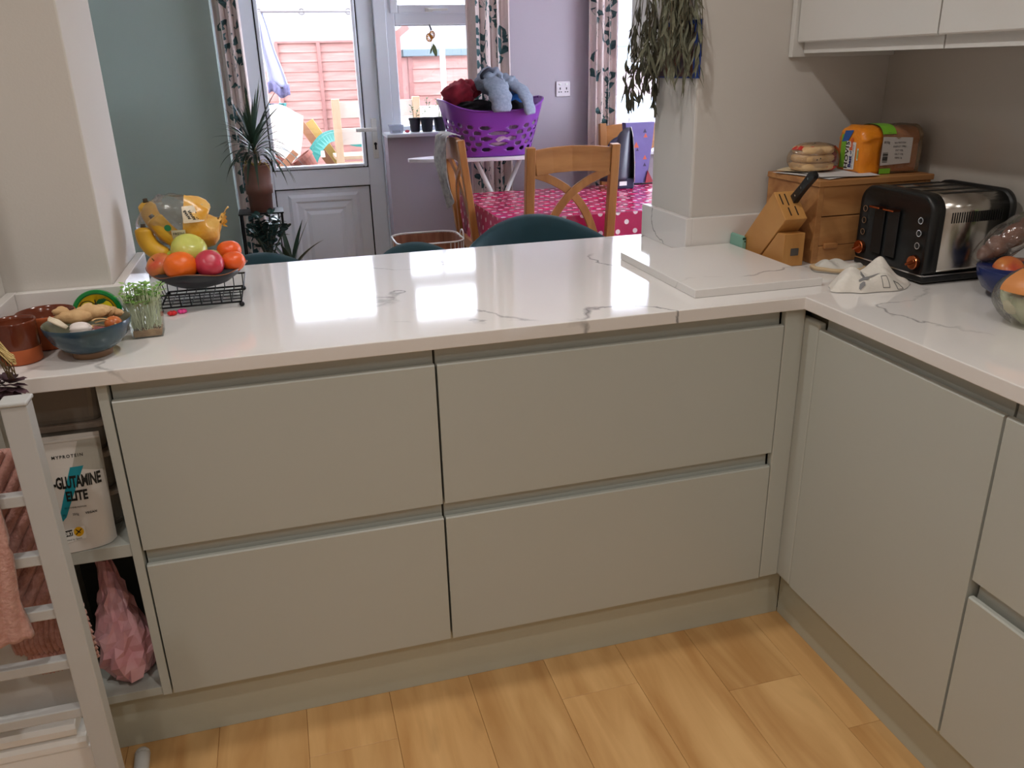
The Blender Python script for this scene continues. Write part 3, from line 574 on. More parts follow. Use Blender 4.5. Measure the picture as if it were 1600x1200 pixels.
MB().loft([bagring(i) for i in range(split, len(axis2))], cap=False).build('yellow_film', mat('yellow_film', (226, 158, 34), 0.28, rgb2=(230, 190, 110), vscale=22, bump=0.5, bscale=45), bb, smooth=True)
MB().loft([[p+Vector((0.0, 0, 0)) for p in bagring(len(axis2)-1)], [Vector((-0.252+0.006*math.sin(k), 0.494+0.007*math.cos(2*PI*k/28), 1.076+0.017*math.sin(2*PI*k/28))) for k in range(28)]], cap=False).build('twisted_end', mat('yellow_film', (0, 0, 0)), bb, smooth=True)
MB().tube([(-0.255, 0.494, 1.085), (-0.246, 0.494, 1.100), (-0.240, 0.493, 1.105)], [0.004, 0.003, 0.006], 6, flat=0.4).build('tail', MATS['yellow_film'], bb, smooth=True)
def on_bag(x, y, cx, cz, d=0.004):       # a place on the camera side of the bag
    px_ = cx+x; b = max(0, min(len(axis2)-2, max([i for i in range(len(axis2)) if axis2[i].x <= px_] or [0]))); k = max(0, min(1, (px_-axis2[b].x)/max(1e-5, axis2[b+1].x-axis2[b].x)))
    r = radc[b]*(1-k)+radc[b+1]*k; az = axis2[b].z*(1-k)+axis2[b+1].z*k; zz = max(-0.93, min(0.93, (cz+y-az)/max(r, 1e-4)))
    return (px_, 0.4945-0.8*r*math.sqrt(1-zz*zz)*1.08-d, cz+y)
MB().grid(6, 6, lambda u, v: on_bag((u-0.5)*0.030, (v-0.5)*0.032, -0.352, 1.052)).build('price_label', mat('label_cream', (222, 214, 188), 0.5), bb)
mb = MB()
for k, (t, dy) in enumerate((('FRESH', 0.007), ('80p', -0.004))): write(t, 0.009, lambda x, y, dy=dy: on_bag(x, y+dy, -0.352, 1.052, 0.0048), mb=mb)
mb.build('label_print', MATS['print_black'], bb)
MB().add([on_bag(0.0075*math.cos(a), 0.0075*math.sin(a), -0.373, 1.074) for a in [2*PI*k/20 for k in range(20)]], [tuple(range(20))]).build('green_sticker', mat('sticker_green', (34, 128, 84), 0.4), bb)
MB().grid(8, 8, lambda u, v: on_bag((u-0.5)*0.044, (v-0.5)*0.036, -0.316, 1.100, 0.0022)).build('white_print', mat('bag_print_white', (226, 212, 186), 0.4), bb)
mb = MB()
for t, cx, cz in (('BANA', -0.328, 1.100), ('NANA', -0.318, 1.098), ('BAN', -0.308, 1.096)): write(t, 0.0085, lambda x, y, cx=cx, cz=cz: on_bag(-y*0.85+x*0.45, -x*0.85-y*0.4, cx, cz, 0.0034), bold=0.0003, mb=mb)
mb.build('bag_lettering', MATS['print_black'], bb)
for c, lab, col in (((-0.383, 0.356, Z), 'small bright pink rosette lying by the wire rack', (240, 70, 150)), ((-0.350+0.005, 0.330, Z), 'small red plastic clip lying between cress and wire rack', (214, 30, 34))):
    c = (-0.360, 0.340, Z) if 'pink' in lab else (-0.380, 0.330, Z)
    ro = thing('hair_clip', lab, 'clip', c); mb = MB()
    for k in range(6): mb.ball((c[0]+0.006*math.cos(k*PI/3), c[1]+0.006*math.sin(k*PI/3), c[2]+0.005), (0.0045, 0.0045, 0.0045), 8, 6)
    mb.build('petals', mat('clip_'+str(col[1]), col, 0.4), ro, smooth=True)
    MB().ball((c[0], c[1], c[2]+0.006), 0.004, 8, 6).build('centre', mat('clip_c'+str(col[1]), tuple(int(v*0.8) for v in col), 0.4), ro, smooth=True)

# ------------------------------------------------------------------ contents of the open shelves
m_tub = mat('cloudy_tub', (142, 134, 124), 0.35, spec=0.5); m_tublid = mat('tub_lid', (178, 164, 152), 0.35)
def tub(label, z, w, h):
    t = thing('food_tub', label, 'tub', (-0.577, 0.152, z), 0, 'stacked food tubs on the shelf')
    def rr(a, zz, r=0.02):
        out = []
        for cx, cy, s in ((1, 1, 0), (-1, 1, 1), (-1, -1, 2), (1, -1, 3)):
            for k in range(5):
                an = PI/2*(s+k/4); out.append((-0.577+cx*(a-r)+r*math.cos(an), 0.152+cy*(a*0.95-r)+r*math.sin(an), zz))
        return out
    MB().loft([rr(w*0.86, z+0.0005), rr(w*0.9, z+0.01), rr(w, z+h-0.012)]).build('tub_body', m_tub, t, smooth=False)
    MB().loft([rr(w*1.0, z+h-0.012), rr(w*1.06, z+h-0.011), rr(w*1.06, z+h-0.002), rr(w*1.02, z+h)]).build('lid', m_tublid, t)
tub('cloudy plastic tub at the bottom of the stack behind the pouch', 0.5285, 0.070, 0.085)
tub('cloudy plastic tub in the middle of the stack behind the pouch', 0.6140, 0.070, 0.085)
tub('cloudy plastic tub second from the top, just above the pouch', 0.6995, 0.070, 0.066)
tub('cloudy plastic tub topmost of the stack, just under the worktop', 0.7660, 0.074, 0.092)
# supplement pouch
PC = (-0.579, 0.040, 0.5285)
po = thing('supplement_pouch', 'white stand-up pouch with teal stripe and bold black lettering on the shelf', 'pouch', PC)
PW, PH = 0.0665, 0.226
def pouch(u, v, side):        # u -1..1 across, v 0..1 up; the pouch is fat at the foot and flat at the top seal
    wd = PW*(0.93+0.07*v) * (1 if v < 0.9 else 1.0); dep = 0.036*(1-v)**0.7 + 0.0012
    x = u*wd; e = max(0.0, 1-abs(u)**2.6)**0.5
    y = side*dep*e + 0.018*v + 0.0025*math.sin(7*v+3*u)*(1-v)
    return (PC[0]+x, PC[1]+y, PC[2]+0.001+v*PH-0.010*abs(u)**3*(1-v)*0)
mb = MB(); NU, NV = 20, 20
for side in (-1, 1): mb.grid(NU, NV, lambda u, v, s=side: pouch(2*u-1, v, s))
mb.loft([[pouch(-1+2*i/20, 0, -1) for i in range(21)], [pouch(-1+2*i/20, 0, 1) for i in range(21)]], cap=False, closed=False)
mb.build('pouch_body', mat('pouch_white', (214, 208, 200), 0.42, bump=0.25, bscale=18), po, smooth=True)
def pf(x, y, d=0.0008):       # a place on the printed face
    u = max(-1, min(1, x/PW)); q = pouch(u, max(0, min(1, y/PH)), -1); return (q[0], q[1]-d, q[2])
def pfill(poly, d, n=8):      # a four-cornered print that follows the face
    a, b, c, e = [Vector(q) for q in poly]; return MB().grid(n, n, lambda u, v: pf(*((a*(1-u)+b*u)*(1-v)+(e*(1-u)+c*u)*v), d))
pfill([(-0.034, 0.052), (-0.014, 0.070), (0.032, 0.166), (0.008, 0.166)], 0.0006, 12).build('teal_stripe', mat('teal_print', (24, 138, 152), 0.4), po)
pfill([(0.028, 0.216), (0.066, 0.216), (0.066, 0.150), (0.012, 0.165)], 0.0005).build('grey_corner', mat('pouch_grey', (176, 172, 160), 0.4, bump=0.3, bscale=20), po)
MB().loft([[pf(-0.066+0.132*i/20, 0.214, 0.001) for i in range(21)], [pf(-0.066+0.132*i/20, 0.2165, 0.0025) for i in range(21)], [pf(-0.066+0.132*i/20, 0.219, 0.001) for i in range(21)]], cap=False, closed=False).build('zip_seal', mat('pouch_white', (0, 0, 0)), po, smooth=True)
write('MYPROTEIN', 0.0082, lambda x, y: pf(x+0.006, y+0.187), bold=0.0002, spacing=1.35).build('pouch_lettering', MATS['print_black'], po)
write('L-GLUTAMINE', 0.031, lambda x, y: pf(x+0.0125, y+0.137, 0.0011), bold=0.0011, spacing=0.95, sx=0.49).build('pouch_lettering', MATS['print_black'], po)
write('ELITE', 0.026, lambda x, y: pf(x+0.012, y+0.110, 0.0011), bold=0.0010, sx=0.66).build('pouch_lettering', MATS['print_black'], po)
write('GLUTAMINE POWDER', 0.0042, lambda x, y: pf(x+0.006, y+0.088, 0.0011)).build('pouch_lettering', MATS['print_black'], po)
write('VEGAN', 0.006, lambda x, y: pf(x+0.033, y+0.074), bold=0.0002, spacing=1.15).build('pouch_lettering', MATS['print_black'], po); write('250g', 0.006, lambda x, y: pf(x+0.004, y+0.074)).build('pouch_lettering', MATS['print_black'], po); write('50', 0.006, lambda x, y: pf(x-0.018, y+0.074)).build('pouch_lettering', MATS['print_black'], po)
pfill([(-0.040, 0.018), (0.016, 0.024), (0.016, 0.049), (-0.040, 0.043)], 0.0008).build('badge', mat('badge_white', (232, 230, 224), 0.4), po)
pfill([(-0.038, 0.030), (-0.008, 0.033), (-0.008, 0.045), (-0.038, 0.042)], 0.0012).build('badge_black', MATS['print_black'], po)
write('SPORT', 0.010, lambda x, y: pf(x-0.020, y+0.0375, 0.0016), bold=0.0004, sx=0.8).build('badge_lettering', MATS['badge_white'], po)
write('Trusted by Sport', 0.0052, lambda x, y: pf(x-0.010, y+0.0255, 0.0013)).build('badge_lettering', MATS['print_black'], po)
MB().add([pf(0.004+0.0095*math.cos(2*PI*k/20), 0.039+0.0095*math.sin(2*PI*k/20), 0.0014) for k in range(20)], [tuple(range(20))]).build('badge_disc', mat('badge_yellow', (232, 176, 20), 0.4), po)
mb = MB()
for a, b in (((-0.002, 0.034), (0.010, 0.044)), ((0.001, 0.042), (0.007, 0.036)), ((0.003, 0.0395), (-0.001, 0.044))):
    a, b = Vector(a), Vector(b); t = (b-a).normalized()*0.0009; n = (-t.y, t.x); mb.add([pf(a.x-n[0], a.y-n[1], 0.0018), pf(b.x-n[0], b.y-n[1], 0.0018), pf(b.x+n[0], b.y+n[1], 0.0018), pf(a.x+n[0], a.y+n[1], 0.0018)], [(0, 1, 2, 3)])
mb.build('badge_figure', MATS['print_black'], po)
# pink carrier bag on the bottom shelf
pb = thing('carrier_bag', 'crumpled pink plastic carrier bag on the bottom shelf', 'bag', (-0.553, 0.075, 0.172))
BC = (-0.550, 0.075)
def pinkb(u, v):
    a = 2*PI*u; prof = [(0.0, 0.030), (0.06, 0.046), (0.22, 0.054), (0.45, 0.044), (0.65, 0.028), (0.82, 0.017), (1.0, 0.012)]
    for (v0, r0), (v1, r1) in zip(prof[:-1], prof[1:]):
        if v0 <= v <= v1: r = r0+(r1-r0)*(v-v0)/(v1-v0); break
    fold = 1+0.10*math.sin(3*a+7*v)+0.10*abs(math.sin(4*a-6*v))+0.08*abs(math.sin(7*a+11*v+2))+0.05*math.sin(13*a+19*v)
    return (BC[0]-0.022*v+0.95*r*fold*math.cos(a), BC[1]+0.03*v+r*fold*math.sin(a), 0.1728+0.275*v+0.004*math.sin(3*a)*v)
def pinkc(u, v):
    q = random.Random(int(u*997)*131+int(v*499)); p = pinkb(u, v); j = 0.007*(1-0.5*v)
    return (p[0]+q.uniform(-j, j), p[1]+q.uniform(-j, j), max(0.1728, p[2]+q.uniform(-j, j)) if v > 0.001 else p[2])
_pm = MB().grid(22, 15, pinkc, closed=True); _pm.F = [t for a, b, c, d in _pm.F for t in ((a, b, c), (a, c, d))]
_pm.build('bag_body', mat('pink_polythene', (210, 142, 150), 0.28, rgb2=(224, 176, 182), vscale=18, bump=0.7, bscale=30, sub=0.0), pb)
MB().tube(catmull([(-0.572, 0.102, 0.445), (-0.578, 0.092, 0.470), (-0.570, 0.085, 0.488), (-0.562, 0.09, 0.468), (-0.566, 0.104, 0.44)], 4), 0.006, 6, flat=0.35).build('handles', MATS['pink_polythene'], pb, smooth=True)

# ------------------------------------------------------------------ white slatted rack with pink knitwear, bottom left
m_rack = mat('white_painted_wood', (190, 191, 190), 0.4)
ra = thing('slatted_rack', 'white painted wooden slatted rack at the lower left corner', 'rack', (-0.75, -0.25, 0))
for x in (-0.545, -0.965): MB().box(x-0.0185, x+0.0185, -0.256, -0.222, 0.0, 0.935).box(x-0.021, x+0.021, -0.259, -0.219, 0.935, 0.942).build('post', m_rack, ra, bevel=0.0025)
for z in (0.775, 0.665, 0.560, 0.455, 0.350, 0.10): MB().box(-0.947, -0.563, -0.250, -0.230, z-0.011, z+0.009).build('slat', m_rack, ra, bevel=0.002)
MB().box(-0.95, -0.585, -0.166, -0.156, 0.245, 0.62).build('back_board', m_rack, ra)
for x in (-0.545, -0.965): MB().tube(catmull([(x, -0.50, 0.022), (x, -0.24, 0.022), (x-0.002, -0.075, 0.020), (x-0.006, -0.015, 0.018)], 4), 0.016, 12).ball((x-0.006, -0.014, 0.018), 0.0165, 12, 8).build('foot', mat('foot_white', (190, 188, 184), 0.4), ra, smooth=True)
for i, z in enumerate((0.302, 0.270)):
    tag(MB().prism([(-0.218, z-0.026), (-0.150, z-0.026), (-0.150, z), (-0.205, z), (-0.213, z-0.004), (-0.218, z-0.012)], 'x', -0.93, -0.592+0.012*i).build('white_tray', m_white_pl, bevel=0.002),
        ['white moulded tray, upper of two, behind the lowest slats', 'white moulded tray, lower of two, behind the lowest slats'][i], 'tray', 'white trays behind the rack')
tag(MB().box(-0.93, -0.575, -0.214, -0.152, 0.0, 0.243).build('white_crate', m_white_pl, bevel=0.004), 'white plastic crate standing on the floor behind the rack', 'crate')
# knitted jumper: one thick folded body hung through the rack, ribbed by geometry
m_knit = mat('pink_knit', (200, 150, 138), 0.9, rgb2=(182, 128, 116), vscale=120, bump=0.5, bscale=300, sheen=0.3)
ju = thing('knitted_jumper', 'pink ribbed knitted jumper hanging inside the white rack', 'jumper', (-0.63, -0.2, 0.4))
def rib(f, nu, nv, n, amp, diag=0.0):
    def g(u, v):
        p = Vector(f(u, v)); e = 1e-3; du = Vector(f(min(1, u+e), v))-Vector(f(max(0, u-e), v)); dv = Vector(f(u, min(1, v+e)))-Vector(f(u, max(0, v-e)))
        nn = du.cross(dv); nn = nn.normalized() if nn.length > 1e-9 else Vector((0, -1, 0)); ph = (u*(1-diag)+v*diag)*n
        return p + nn*amp*abs(math.sin(PI*ph))
    return MB().grid(nu, nv, g)
def roll(x0, x1, z0, z1, y0, y1, bulge):       # closed cushion-like roll of knit
    def f(u, v):
        a = 2*PI*v; return (x0+(x1-x0)*u, (y0+y1)/2-(y1-y0)/2*math.cos(a)*(1-0.25*abs(2*u-1)**4), (z0+z1)/2+(z1-z0)/2*math.sin(a)*(1-bulge*abs(2*u-1)**4))
    return f
def drape(x0, x1, z0, z1, y0, bul):
    def f(u, v):
        s = math.sin(PI*u); return (x0+(x1-x0)*u+0.004*math.sin(6*v), y0-bul*s*(0.6+0.4*math.sin(PI*v)), z1+(z0-z1)*v)
    return f
rib(lambda u, v: (-0.80+0.236*u-0.01*v, -0.198-0.022*math.sin(PI*u)**0.6*math.sin(PI*v)**0.5, 0.845-0.325*v), 150, 90, 19, 0.010, 0.45).build('jumper_body', m_knit, ju, smooth=True, solid=0.010)
def side(u, v):
    z = 0.575-(0.075+0.125*u**7)*v; bul = math.sin(PI*min(1, 0.12+0.80*v))**0.7
    return (-0.78+(0.205+0.030*bul)*u, -0.150-0.050*math.sin(PI*v)**0.5*(0.4+0.6*u)+0.03*u*u, z+0.012*u*(1-2*v))
rib(side, 90, 150, 18, 0.009, 0.85).build('jumper_side', m_knit, ju, smooth=True, solid=0.010)
rib(drape(-0.665, -0.572, 0.440, 0.545, -0.176, 0.014), 110, 14, 11, 0.009).build('cuff', m_knit, ju, smooth=True, solid=0.008)
rib(drape(-0.655, -0.576, 0.395, 0.440, -0.172, 0.016), 110, 8, 13, 0.009).build('cuff', m_knit, ju, smooth=True, solid=0.008)
sc = thing('knitted_scarf', 'chunky paler pink knitted scarf hanging in front of the slats at left edge', 'scarf', (-0.63, -0.28, 0.5))
rib(drape(-0.720, -0.600, 0.530, 0.850, -0.262, 0.022), 40, 50, 7, 0.007, 0.25).build('scarf_body', mat('pale_pink_knit', (206, 162, 151), 0.9, rgb2=(188, 138, 127), vscale=90, bump=0.8, bscale=160, sheen=0.3), sc, smooth=True, solid=0.012)
# dried flowers leaning over the rack's top
df = thing('dried_flowers', 'drooping dried flowers, straw tuft above dark purple petals, left of worktop', 'dried flowers', (-0.64, -0.13, 0.92))
mb = MB()
for k in range(9):
    mb.tube(catmull([(-0.70, -0.150+0.003*k, 0.80), (-0.645-0.003*k, -0.14, 0.93+0.008*(k % 4)), (-0.600+0.002*k, -0.13+0.002*k, 0.985-0.004*(k % 3)), (-0.583+0.004*(k % 4), -0.125, 0.945-0.004*(k % 3))], 5), 0.0010, 5)
mb.build('stems', mat('dry_stem', (104, 84, 54), 0.8), df, smooth=True)
mb = MB()
for k in range(34):
    a = rnd(-0.9, 0.9); mb.tube([(-0.592+rnd(-0.008, 0.006), -0.12+rnd(-0.01, 0.01), 0.992+rnd(-0.006, 0.012)), (-0.580+0.012*math.cos(a), -0.12+0.012*math.sin(a), 0.965+rnd(-0.008, 0.01))], [0.0016, 0.0008], 4)
stuff(mb.build('straw_tuft', mat('straw', (202, 176, 118), 0.8), df))
for k in range(54):
    a, e = 2.399*k, -1.2+2.2*(k/54); rr_ = 0.021*math.cos(e*0.8); d = Vector((math.cos(a)*math.cos(e), math.sin(a)*math.cos(e), math.sin(e))); c = Vector((-0.590, -0.122, 0.925))+d*0.010
    n = d.cross(Vector((0.2, 0.1, 1))).normalized(); q = d.cross(n); L_ = rnd(0.016, 0.024); W_ = L_*0.50; t_ = (d*0.75-Vector((0, 0, 0.6))).normalized()
    MB().add([c, c+d*L_*0.35+n*W_*0.8, c+d*L_*0.6+t_*L_*0.25+n*W_*0.8, c+d*L_*0.65+t_*L_*0.5, c+d*L_*0.6+t_*L_*0.25-n*W_*0.8, c+d*L_*0.35-n*W_*0.8, c+d*L_*0.5+q*0.004], [(0, 1, 6), (1, 2, 6), (2, 3, 6), (3, 4, 6), (4, 5, 6), (5, 0, 6)]).build('petal', mat('dry_petal', (62, 40, 50), 0.7, rgb2=(88, 58, 64), vscale=70), df)
# ------------------------------------------------------------------ right-hand worktop: knife block
m_beech = wood('beech', (200, 148, 84), (182, 126, 66), 0.45, 2.2, (12, 2.5, 2.5), bump=0.03)
m_slot = mat('slot_dark', (44, 28, 16), 0.8)
kb = thing('knife_block', 'slanted beech knife block holding one black knife, beside the bread bin', 'knife block', (1.132, 0.37, Z))
KX0, KX1 = 1.100, 1.164
MB().prism([(0.316, 1.083), (0.253, 1.021), (0.366, 0.9005), (0.484, 0.9005)], 'x', KX0, KX1).build('slanted_block', m_beech, kb, bevel=0.002)
MB().prism([(0.252, 0.9005), (0.252, 0.985), (0.284, 0.984), (0.361, 0.9005)], 'x', KX0+0.002, KX1-0.002).build('front_support', m_beech, kb, bevel=0.0015)
MB().box(1.123, 1.146, 0.2505, 0.2525, 0.928, 0.947).build('metal_plate', mat('dull_plate', (110, 106, 104), 0.3, metal=0.8), kb, bevel=0.002)
P1, E1 = Vector((0, 0.316, 1.083)), Vector((0, -0.063, -0.062)); OUT = Vector((0, -0.7014, 0.7127))
mb = MB()
for x, t0, t1 in ((1.112, 0.10, 0.46), (1.127, 0.10, 0.50), (1.122, 0.58, 0.86), (1.142, 0.55, 0.86)):
    a, b = P1+E1*t0, P1+E1*t1; q = OUT*0.0006
    mb.bar((x, a.y+q.y, a.z+q.z), (x, b.y+q.y, b.z+q.z), 0.0028, 0.0016, OUT)
mb.build('slots', m_slot, kb)
kn = thing('kitchen_knife', 'black handled kitchen knife with three rivets stuck in the knife block', 'knife', (1.148, 0.29, 1.06))
base = P1+E1*0.32; kx = 1.148
m_hand = mat('black_handle', (20, 20, 22), 0.35)
def hp(s, t, x=kx): q = base + OUT*s + E1.normalized()*t; return (x, q.y, q.z)
prof = [(-0.012, 0.001), (0.012, 0.001), (0.0105, 0.03), (0.0115, 0.07), (0.014, 0.100), (0.010, 0.108), (-0.004, 0.108), (-0.0105, 0.098), (-0.0095, 0.05)]
MB().add([hp(s, t, kx-0.0075) for t, s in prof]+[hp(s, t, kx+0.0075) for t, s in prof], [tuple(range(9))[::-1], tuple(range(9, 18))]+[(i, (i+1) % 9, 9+(i+1) % 9, 9+i) for i in range(9)]).build('handle', m_hand, kn, bevel=0.002)
for s in (0.018, 0.050, 0.085): MB().tube([hp(s, 0.001, kx-0.0085), hp(s, 0.001, kx-0.007)], 0.0032, 10).build('rivet', m_chrome, kn)
# bread bin
m_bin = wood('pine_bread_bin', (198, 146, 92), (152, 98, 54), 0.45, 2.0, (2.0, 10, 10), bump=0.04, knots=True)
bn = thing('bread_bin', 'wooden bread bin behind knife block and toaster, bread on its lid', 'bread bin', (1.36, 0.375, Z))
BX0, BX1, BY0, BY1, BT = 1.192, 1.528, 0.258, 0.490, 1.112
MB().box(BX0, BX0+0.016, BY0, BY1, 0.9005, BT-0.015).build('side_panel', m_bin, bn, bevel=0.001); MB().box(BX1-0.016, BX1, BY0, BY1, 0.9005, BT-0.015).build('side_panel', m_bin, bn, bevel=0.001)
MB().box(BX0+0.016, BX1-0.016, BY1-0.012, BY1, 0.9005, BT-0.015).build('back_panel', m_bin, bn)
for z0, z1 in ((0.9005, 0.9445), (0.9455, 1.0190), (1.0215, 1.0960)): MB().box(BX0+0.0165, BX1-0.0165, BY0+0.001, BY0+0.016, z0, z1).build('front_board', m_bin, bn, bevel=0.0018)
MB().box(BX0-0.004, BX1+0.004, BY0-0.006, BY1+0.001, BT-0.0148, BT).build('lid_board', m_bin, bn, bevel=0.002)
MB().box(1.222, 1.262, BY0-0.008, BY0+0.001, 0.938, 0.952).build('front_pull', m_bin, bn, bevel=0.002)
# papers on the lid
m_paper = mat('white_paper', (216, 214, 214), 0.7)
for i, (x, y, a, s, lab) in enumerate(((1.268, 0.372, 0.25, (0.070, 0.095), 'white sheet of paper lowest of the papers on the bread bin'), (1.300, 0.350, -0.12, (0.080, 0.080), 'white folded letter on top of the papers on the bread bin'), (1.250, 0.425, 0.5, (0.045, 0.05), 'cream slip of paper at the back left of the bread bin'))):
    tag(MB().grid(6, 6, lambda u, v: ((u-0.5)*2*s[0], (v-0.5)*2*s[1], 0.0012*math.sin(5*u+3*v+i)+0.0014)).xf(Matrix.Translation((x, y, BT+0.0006+0.0032*i)) @ Matrix.Rotation(a, 4, 'Z')).build('paper_sheet', m_paper if i < 2 else mat('cream_paper', (222, 204, 170), 0.7), solid=0.0006), lab, 'paper', 'papers on the bread bin')
# crumpet pack: stacked pale flat breads in a red-trimmed clear wrapper
cp = thing('flatbread_pack', 'stack of pale flat breads in a clear red edged bag left of the loaf', 'bread', (1.265, 0.40, 1.122))
m_flat = mat('flatbread', (228, 198, 154), 0.8, rgb2=(212, 174, 124), vscale=40, bump=0.3)
FP = (1.262, 0.400)
for k in range(3):
    MB().loft([[(FP[0]+s*(0.055-0.003*k)*math.copysign(abs(math.cos(a))**0.6, math.cos(a)), FP[1]+s*0.042*math.copysign(abs(math.sin(a))**0.6, math.sin(a)), 1.123+0.0205*k+dz) for a in [2*PI*i/32 for i in range(32)]] for s, dz in ((0.90, 0.0), (1.0, 0.005), (1.0, 0.014), (0.88, 0.019))]).build('flatbread', m_flat, cp, smooth=True)
def wrap(u, v):
    a = 2*PI*u; th = -PI/2+PI*v; f = 1+0.05*math.sin(7*a+3*v)+0.04*math.sin(11*a-7*v)
    return (FP[0]+0.004+0.070*math.cos(a)*math.cos(th)**0.6*f, FP[1]+0.048*math.sin(a)*math.cos(th)**0.6*f, max(1.1215, 1.153+0.037*math.sin(th)*f))
MB().grid(40, 14, wrap, closed=True).build('clear_wrapper', film('clear_wrapper', (248, 244, 240), 0.3, 0.1, 0.03, bump=0.6, bscale=50), cp, smooth=True)
mb = MB().grid(12, 6, lambda u, v: tuple(Vector(wrap(0.78+0.20*u, 0.10+0.22*v))+Vector((0.001, -0.0015, -0.0005))))
mb.grid(16, 2, lambda u, v: tuple(Vector(wrap(0.42+0.25*u, 0.70+0.10*v))*1.0005)); mb.grid(10, 8, lambda u, v: tuple(Vector(wrap(-0.06+0.12*u, 0.15+0.6*v))+Vector((0.002, -0.001, 0))))
mb.build('red_print', mat('red_film', (198, 52, 46), 0.35), cp, smooth=True)
mb = MB(); 
for x, z in ((-0.006, 1.152), (0.004, 1.155)): mb.ball((FP[0]-0.012+x, FP[1]-0.0475, z), (0.0022, 0.001, 0.0018), 6, 5)
mb.build('wrapper_print', MATS['print_black'], cp)
# loaf in its printed bag
lo = thing('bread_loaf', 'sliced loaf in orange and green printed bag on the bread bin', 'bread', (1.42, 0.36, BT))
LA, LB = Vector((0.9965, -0.084, 0)), Vector((0.084, 0.9965, 0)); LO = Vector((1.340, 0.306, BT+0.001)); LL, LW, LH = 0.186, 0.112, 0.120
def sec(k=1.0, dx=0.0, top=1.0):         # loaf cross-section (along LB, up), domed top
    pts = [(0.006, 0), (LW-0.008, 0), (LW, 0.010), (LW*1.0, 0.075), (LW*1.02, 0.092), (LW*0.93, 0.110), (LW*0.72, LH), (LW*0.28, LH), (LW*0.07, 0.110), (-0.002, 0.092), (0.0, 0.075), (0.0, 0.010)]
    out = [(v.x, v.y) for v in catmull([(LW/2+(b-LW/2)*k, LH*0.48+(h-LH*0.48)*k*(top if h > 0.08 else 1), 0) for b, h in pts+pts[:1]], 3)][:-1]
    return out
def lp(s, b, h): return LO + LA*s + LB*b + Vector((0, 0, max(0.0, h)))
MB().loft([[lp(s, b, h) for b, h in sec(k)] for s, k in ((0.020, 0.86), (0.024, 0.93), (LL-0.022, 0.93), (LL-0.018, 0.86))]).build('loaf', mat('bread_crust', (186, 116, 58), 0.75, rgb2=(206, 144, 84), vscale=26), lo, smooth=False)
def skin(s, i, d=0.0): 
    k = 1.0 if 0.012 < s < LL-0.01 else (0.93 if s > 0 else 0.85)
    c = sec(k+d*18); b, h = c[i % len(c)]; w_ = 0.0018*math.sin(i*1.7+s*90)+0.0014*math.sin(i*0.9-s*140)
    return lp(s, b+w_, h+w_*0.6)
NS = len(sec()); idx = range(NS)
SC = [0.0, 0.006, 0.014, 0.024, 0.034, 0.044, 0.056]
MB().loft([[skin(s, i) for i in idx] for s in SC], cap=True).build('orange_film', mat('orange_film', (236, 144, 28), 0.3, rgb2=(222, 126, 22), vscale=20, bump=0.5, bscale=45), lo, smooth=True)
MB().loft([[skin(s, i) for i in idx] for s in (0.056, 0.075, 0.10, 0.125, 0.150, 0.172)], cap=False).loft([[skin(0.172, i) for i in idx], [lp(0.181, *tuple((LW/2+(b-LW/2)*0.75, LH*0.48+(h-LH*0.48)*0.8))) for b, h in sec()], [lp(0.186, *tuple((LW/2+(b-LW/2)*0.2, LH*0.48+(h-LH*0.48)*0.3))) for b, h in sec()]], cap=True).build('clear_film', film('bread_film', (244, 226, 200), 0.4, 0.1, 0.10, bump=0.6, bscale=40), lo, smooth=True)
# prints: end face (across b, up h) and long front side (along s, up h)
def endp(b, h, d=0.0012): return lp(-d-0.0005, b, h)
def sidep(s, h, d=0.0030): return lp(s, -d, h)
def quad(fn, pts, d, name, m): 
    a, b, c, e = [Vector(q) for q in pts]; return MB().grid(6, 6, lambda u, v: fn(*((a*(1-u)+b*u)*(1-v)+(e*(1-u)+c*u)*v), d)).build(name, m, lo)
m_lgreen = mat('bag_green', (122, 186, 52), 0.35); m_blue = mat('bag_blue', (36, 88, 168), 0.35); m_wht = mat('bag_white', (228, 228, 226), 0.4); m_navy = mat('bag_navy', (28, 46, 110), 0.4); m_orr = mat('bag_orange_text', (224, 96, 40), 0.4)
quad(endp, [(0.070, 0.012), (0.093, 0.012), (0.093, 0.096), (0.070, 0.100)], 0.0008, 'green_print', m_lgreen)
quad(endp, [(0.062, 0.082), (0.090, 0.078), (0.078, 0.107), (0.040, 0.110)], 0.0014, 'blue_print', m_blue)
quad(endp, [(0.024, 0.012), (0.070, 0.008), (0.070, 0.082), (0.024, 0.080)], 0.0012, 'white_print', m_wht)
# lettering runs up the end face: text x -> up, text y -> towards the back edge (b grows to the left in view)
def up(cx, cy, d=0.0022): return lambda x, y: endp(cx - (-y), cy + x, d)
write('HOVIS', 0.0225, up(0.060, 0.046), bold=0.0004, spacing=1.12).build('lettering', MATS['print_black'], lo)
mb = MB(); write('Best', 0.0185, up(0.043, 0.030), bold=0.0007, sx=0.9, mb=mb); mb.build('lettering', m_navy, lo)
write('of', 0.011, up(0.043, 0.053), bold=0.0002).build('lettering', m_navy, lo)
write('Both', 0.0185, up(0.043, 0.075), bold=0.0007, sx=0.9).build('lettering', m_orr, lo)
mb = MB(); write('50% WHITE 50% GRAINS', 0.0055, up(0.0315, 0.044), mb=mb); mb.build('lettering', m_navy, lo)
quad(endp, [(0.010, 0.036), (0.016, 0.036), (0.016, 0.066), (0.010, 0.066)], 0.0012, 'white_print', m_wht)
quad(endp, [(0.0105, 0.040), (0.0135, 0.040), (0.0135, 0.062), (0.0105, 0.062)], 0.0018, 'green_print', m_lgreen)
quad(sidep, [(0.056, 0.001), (0.088, 0.001), (0.088, 0.014), (0.056, 0.014)], 0.0030, 'green_print', m_lgreen)
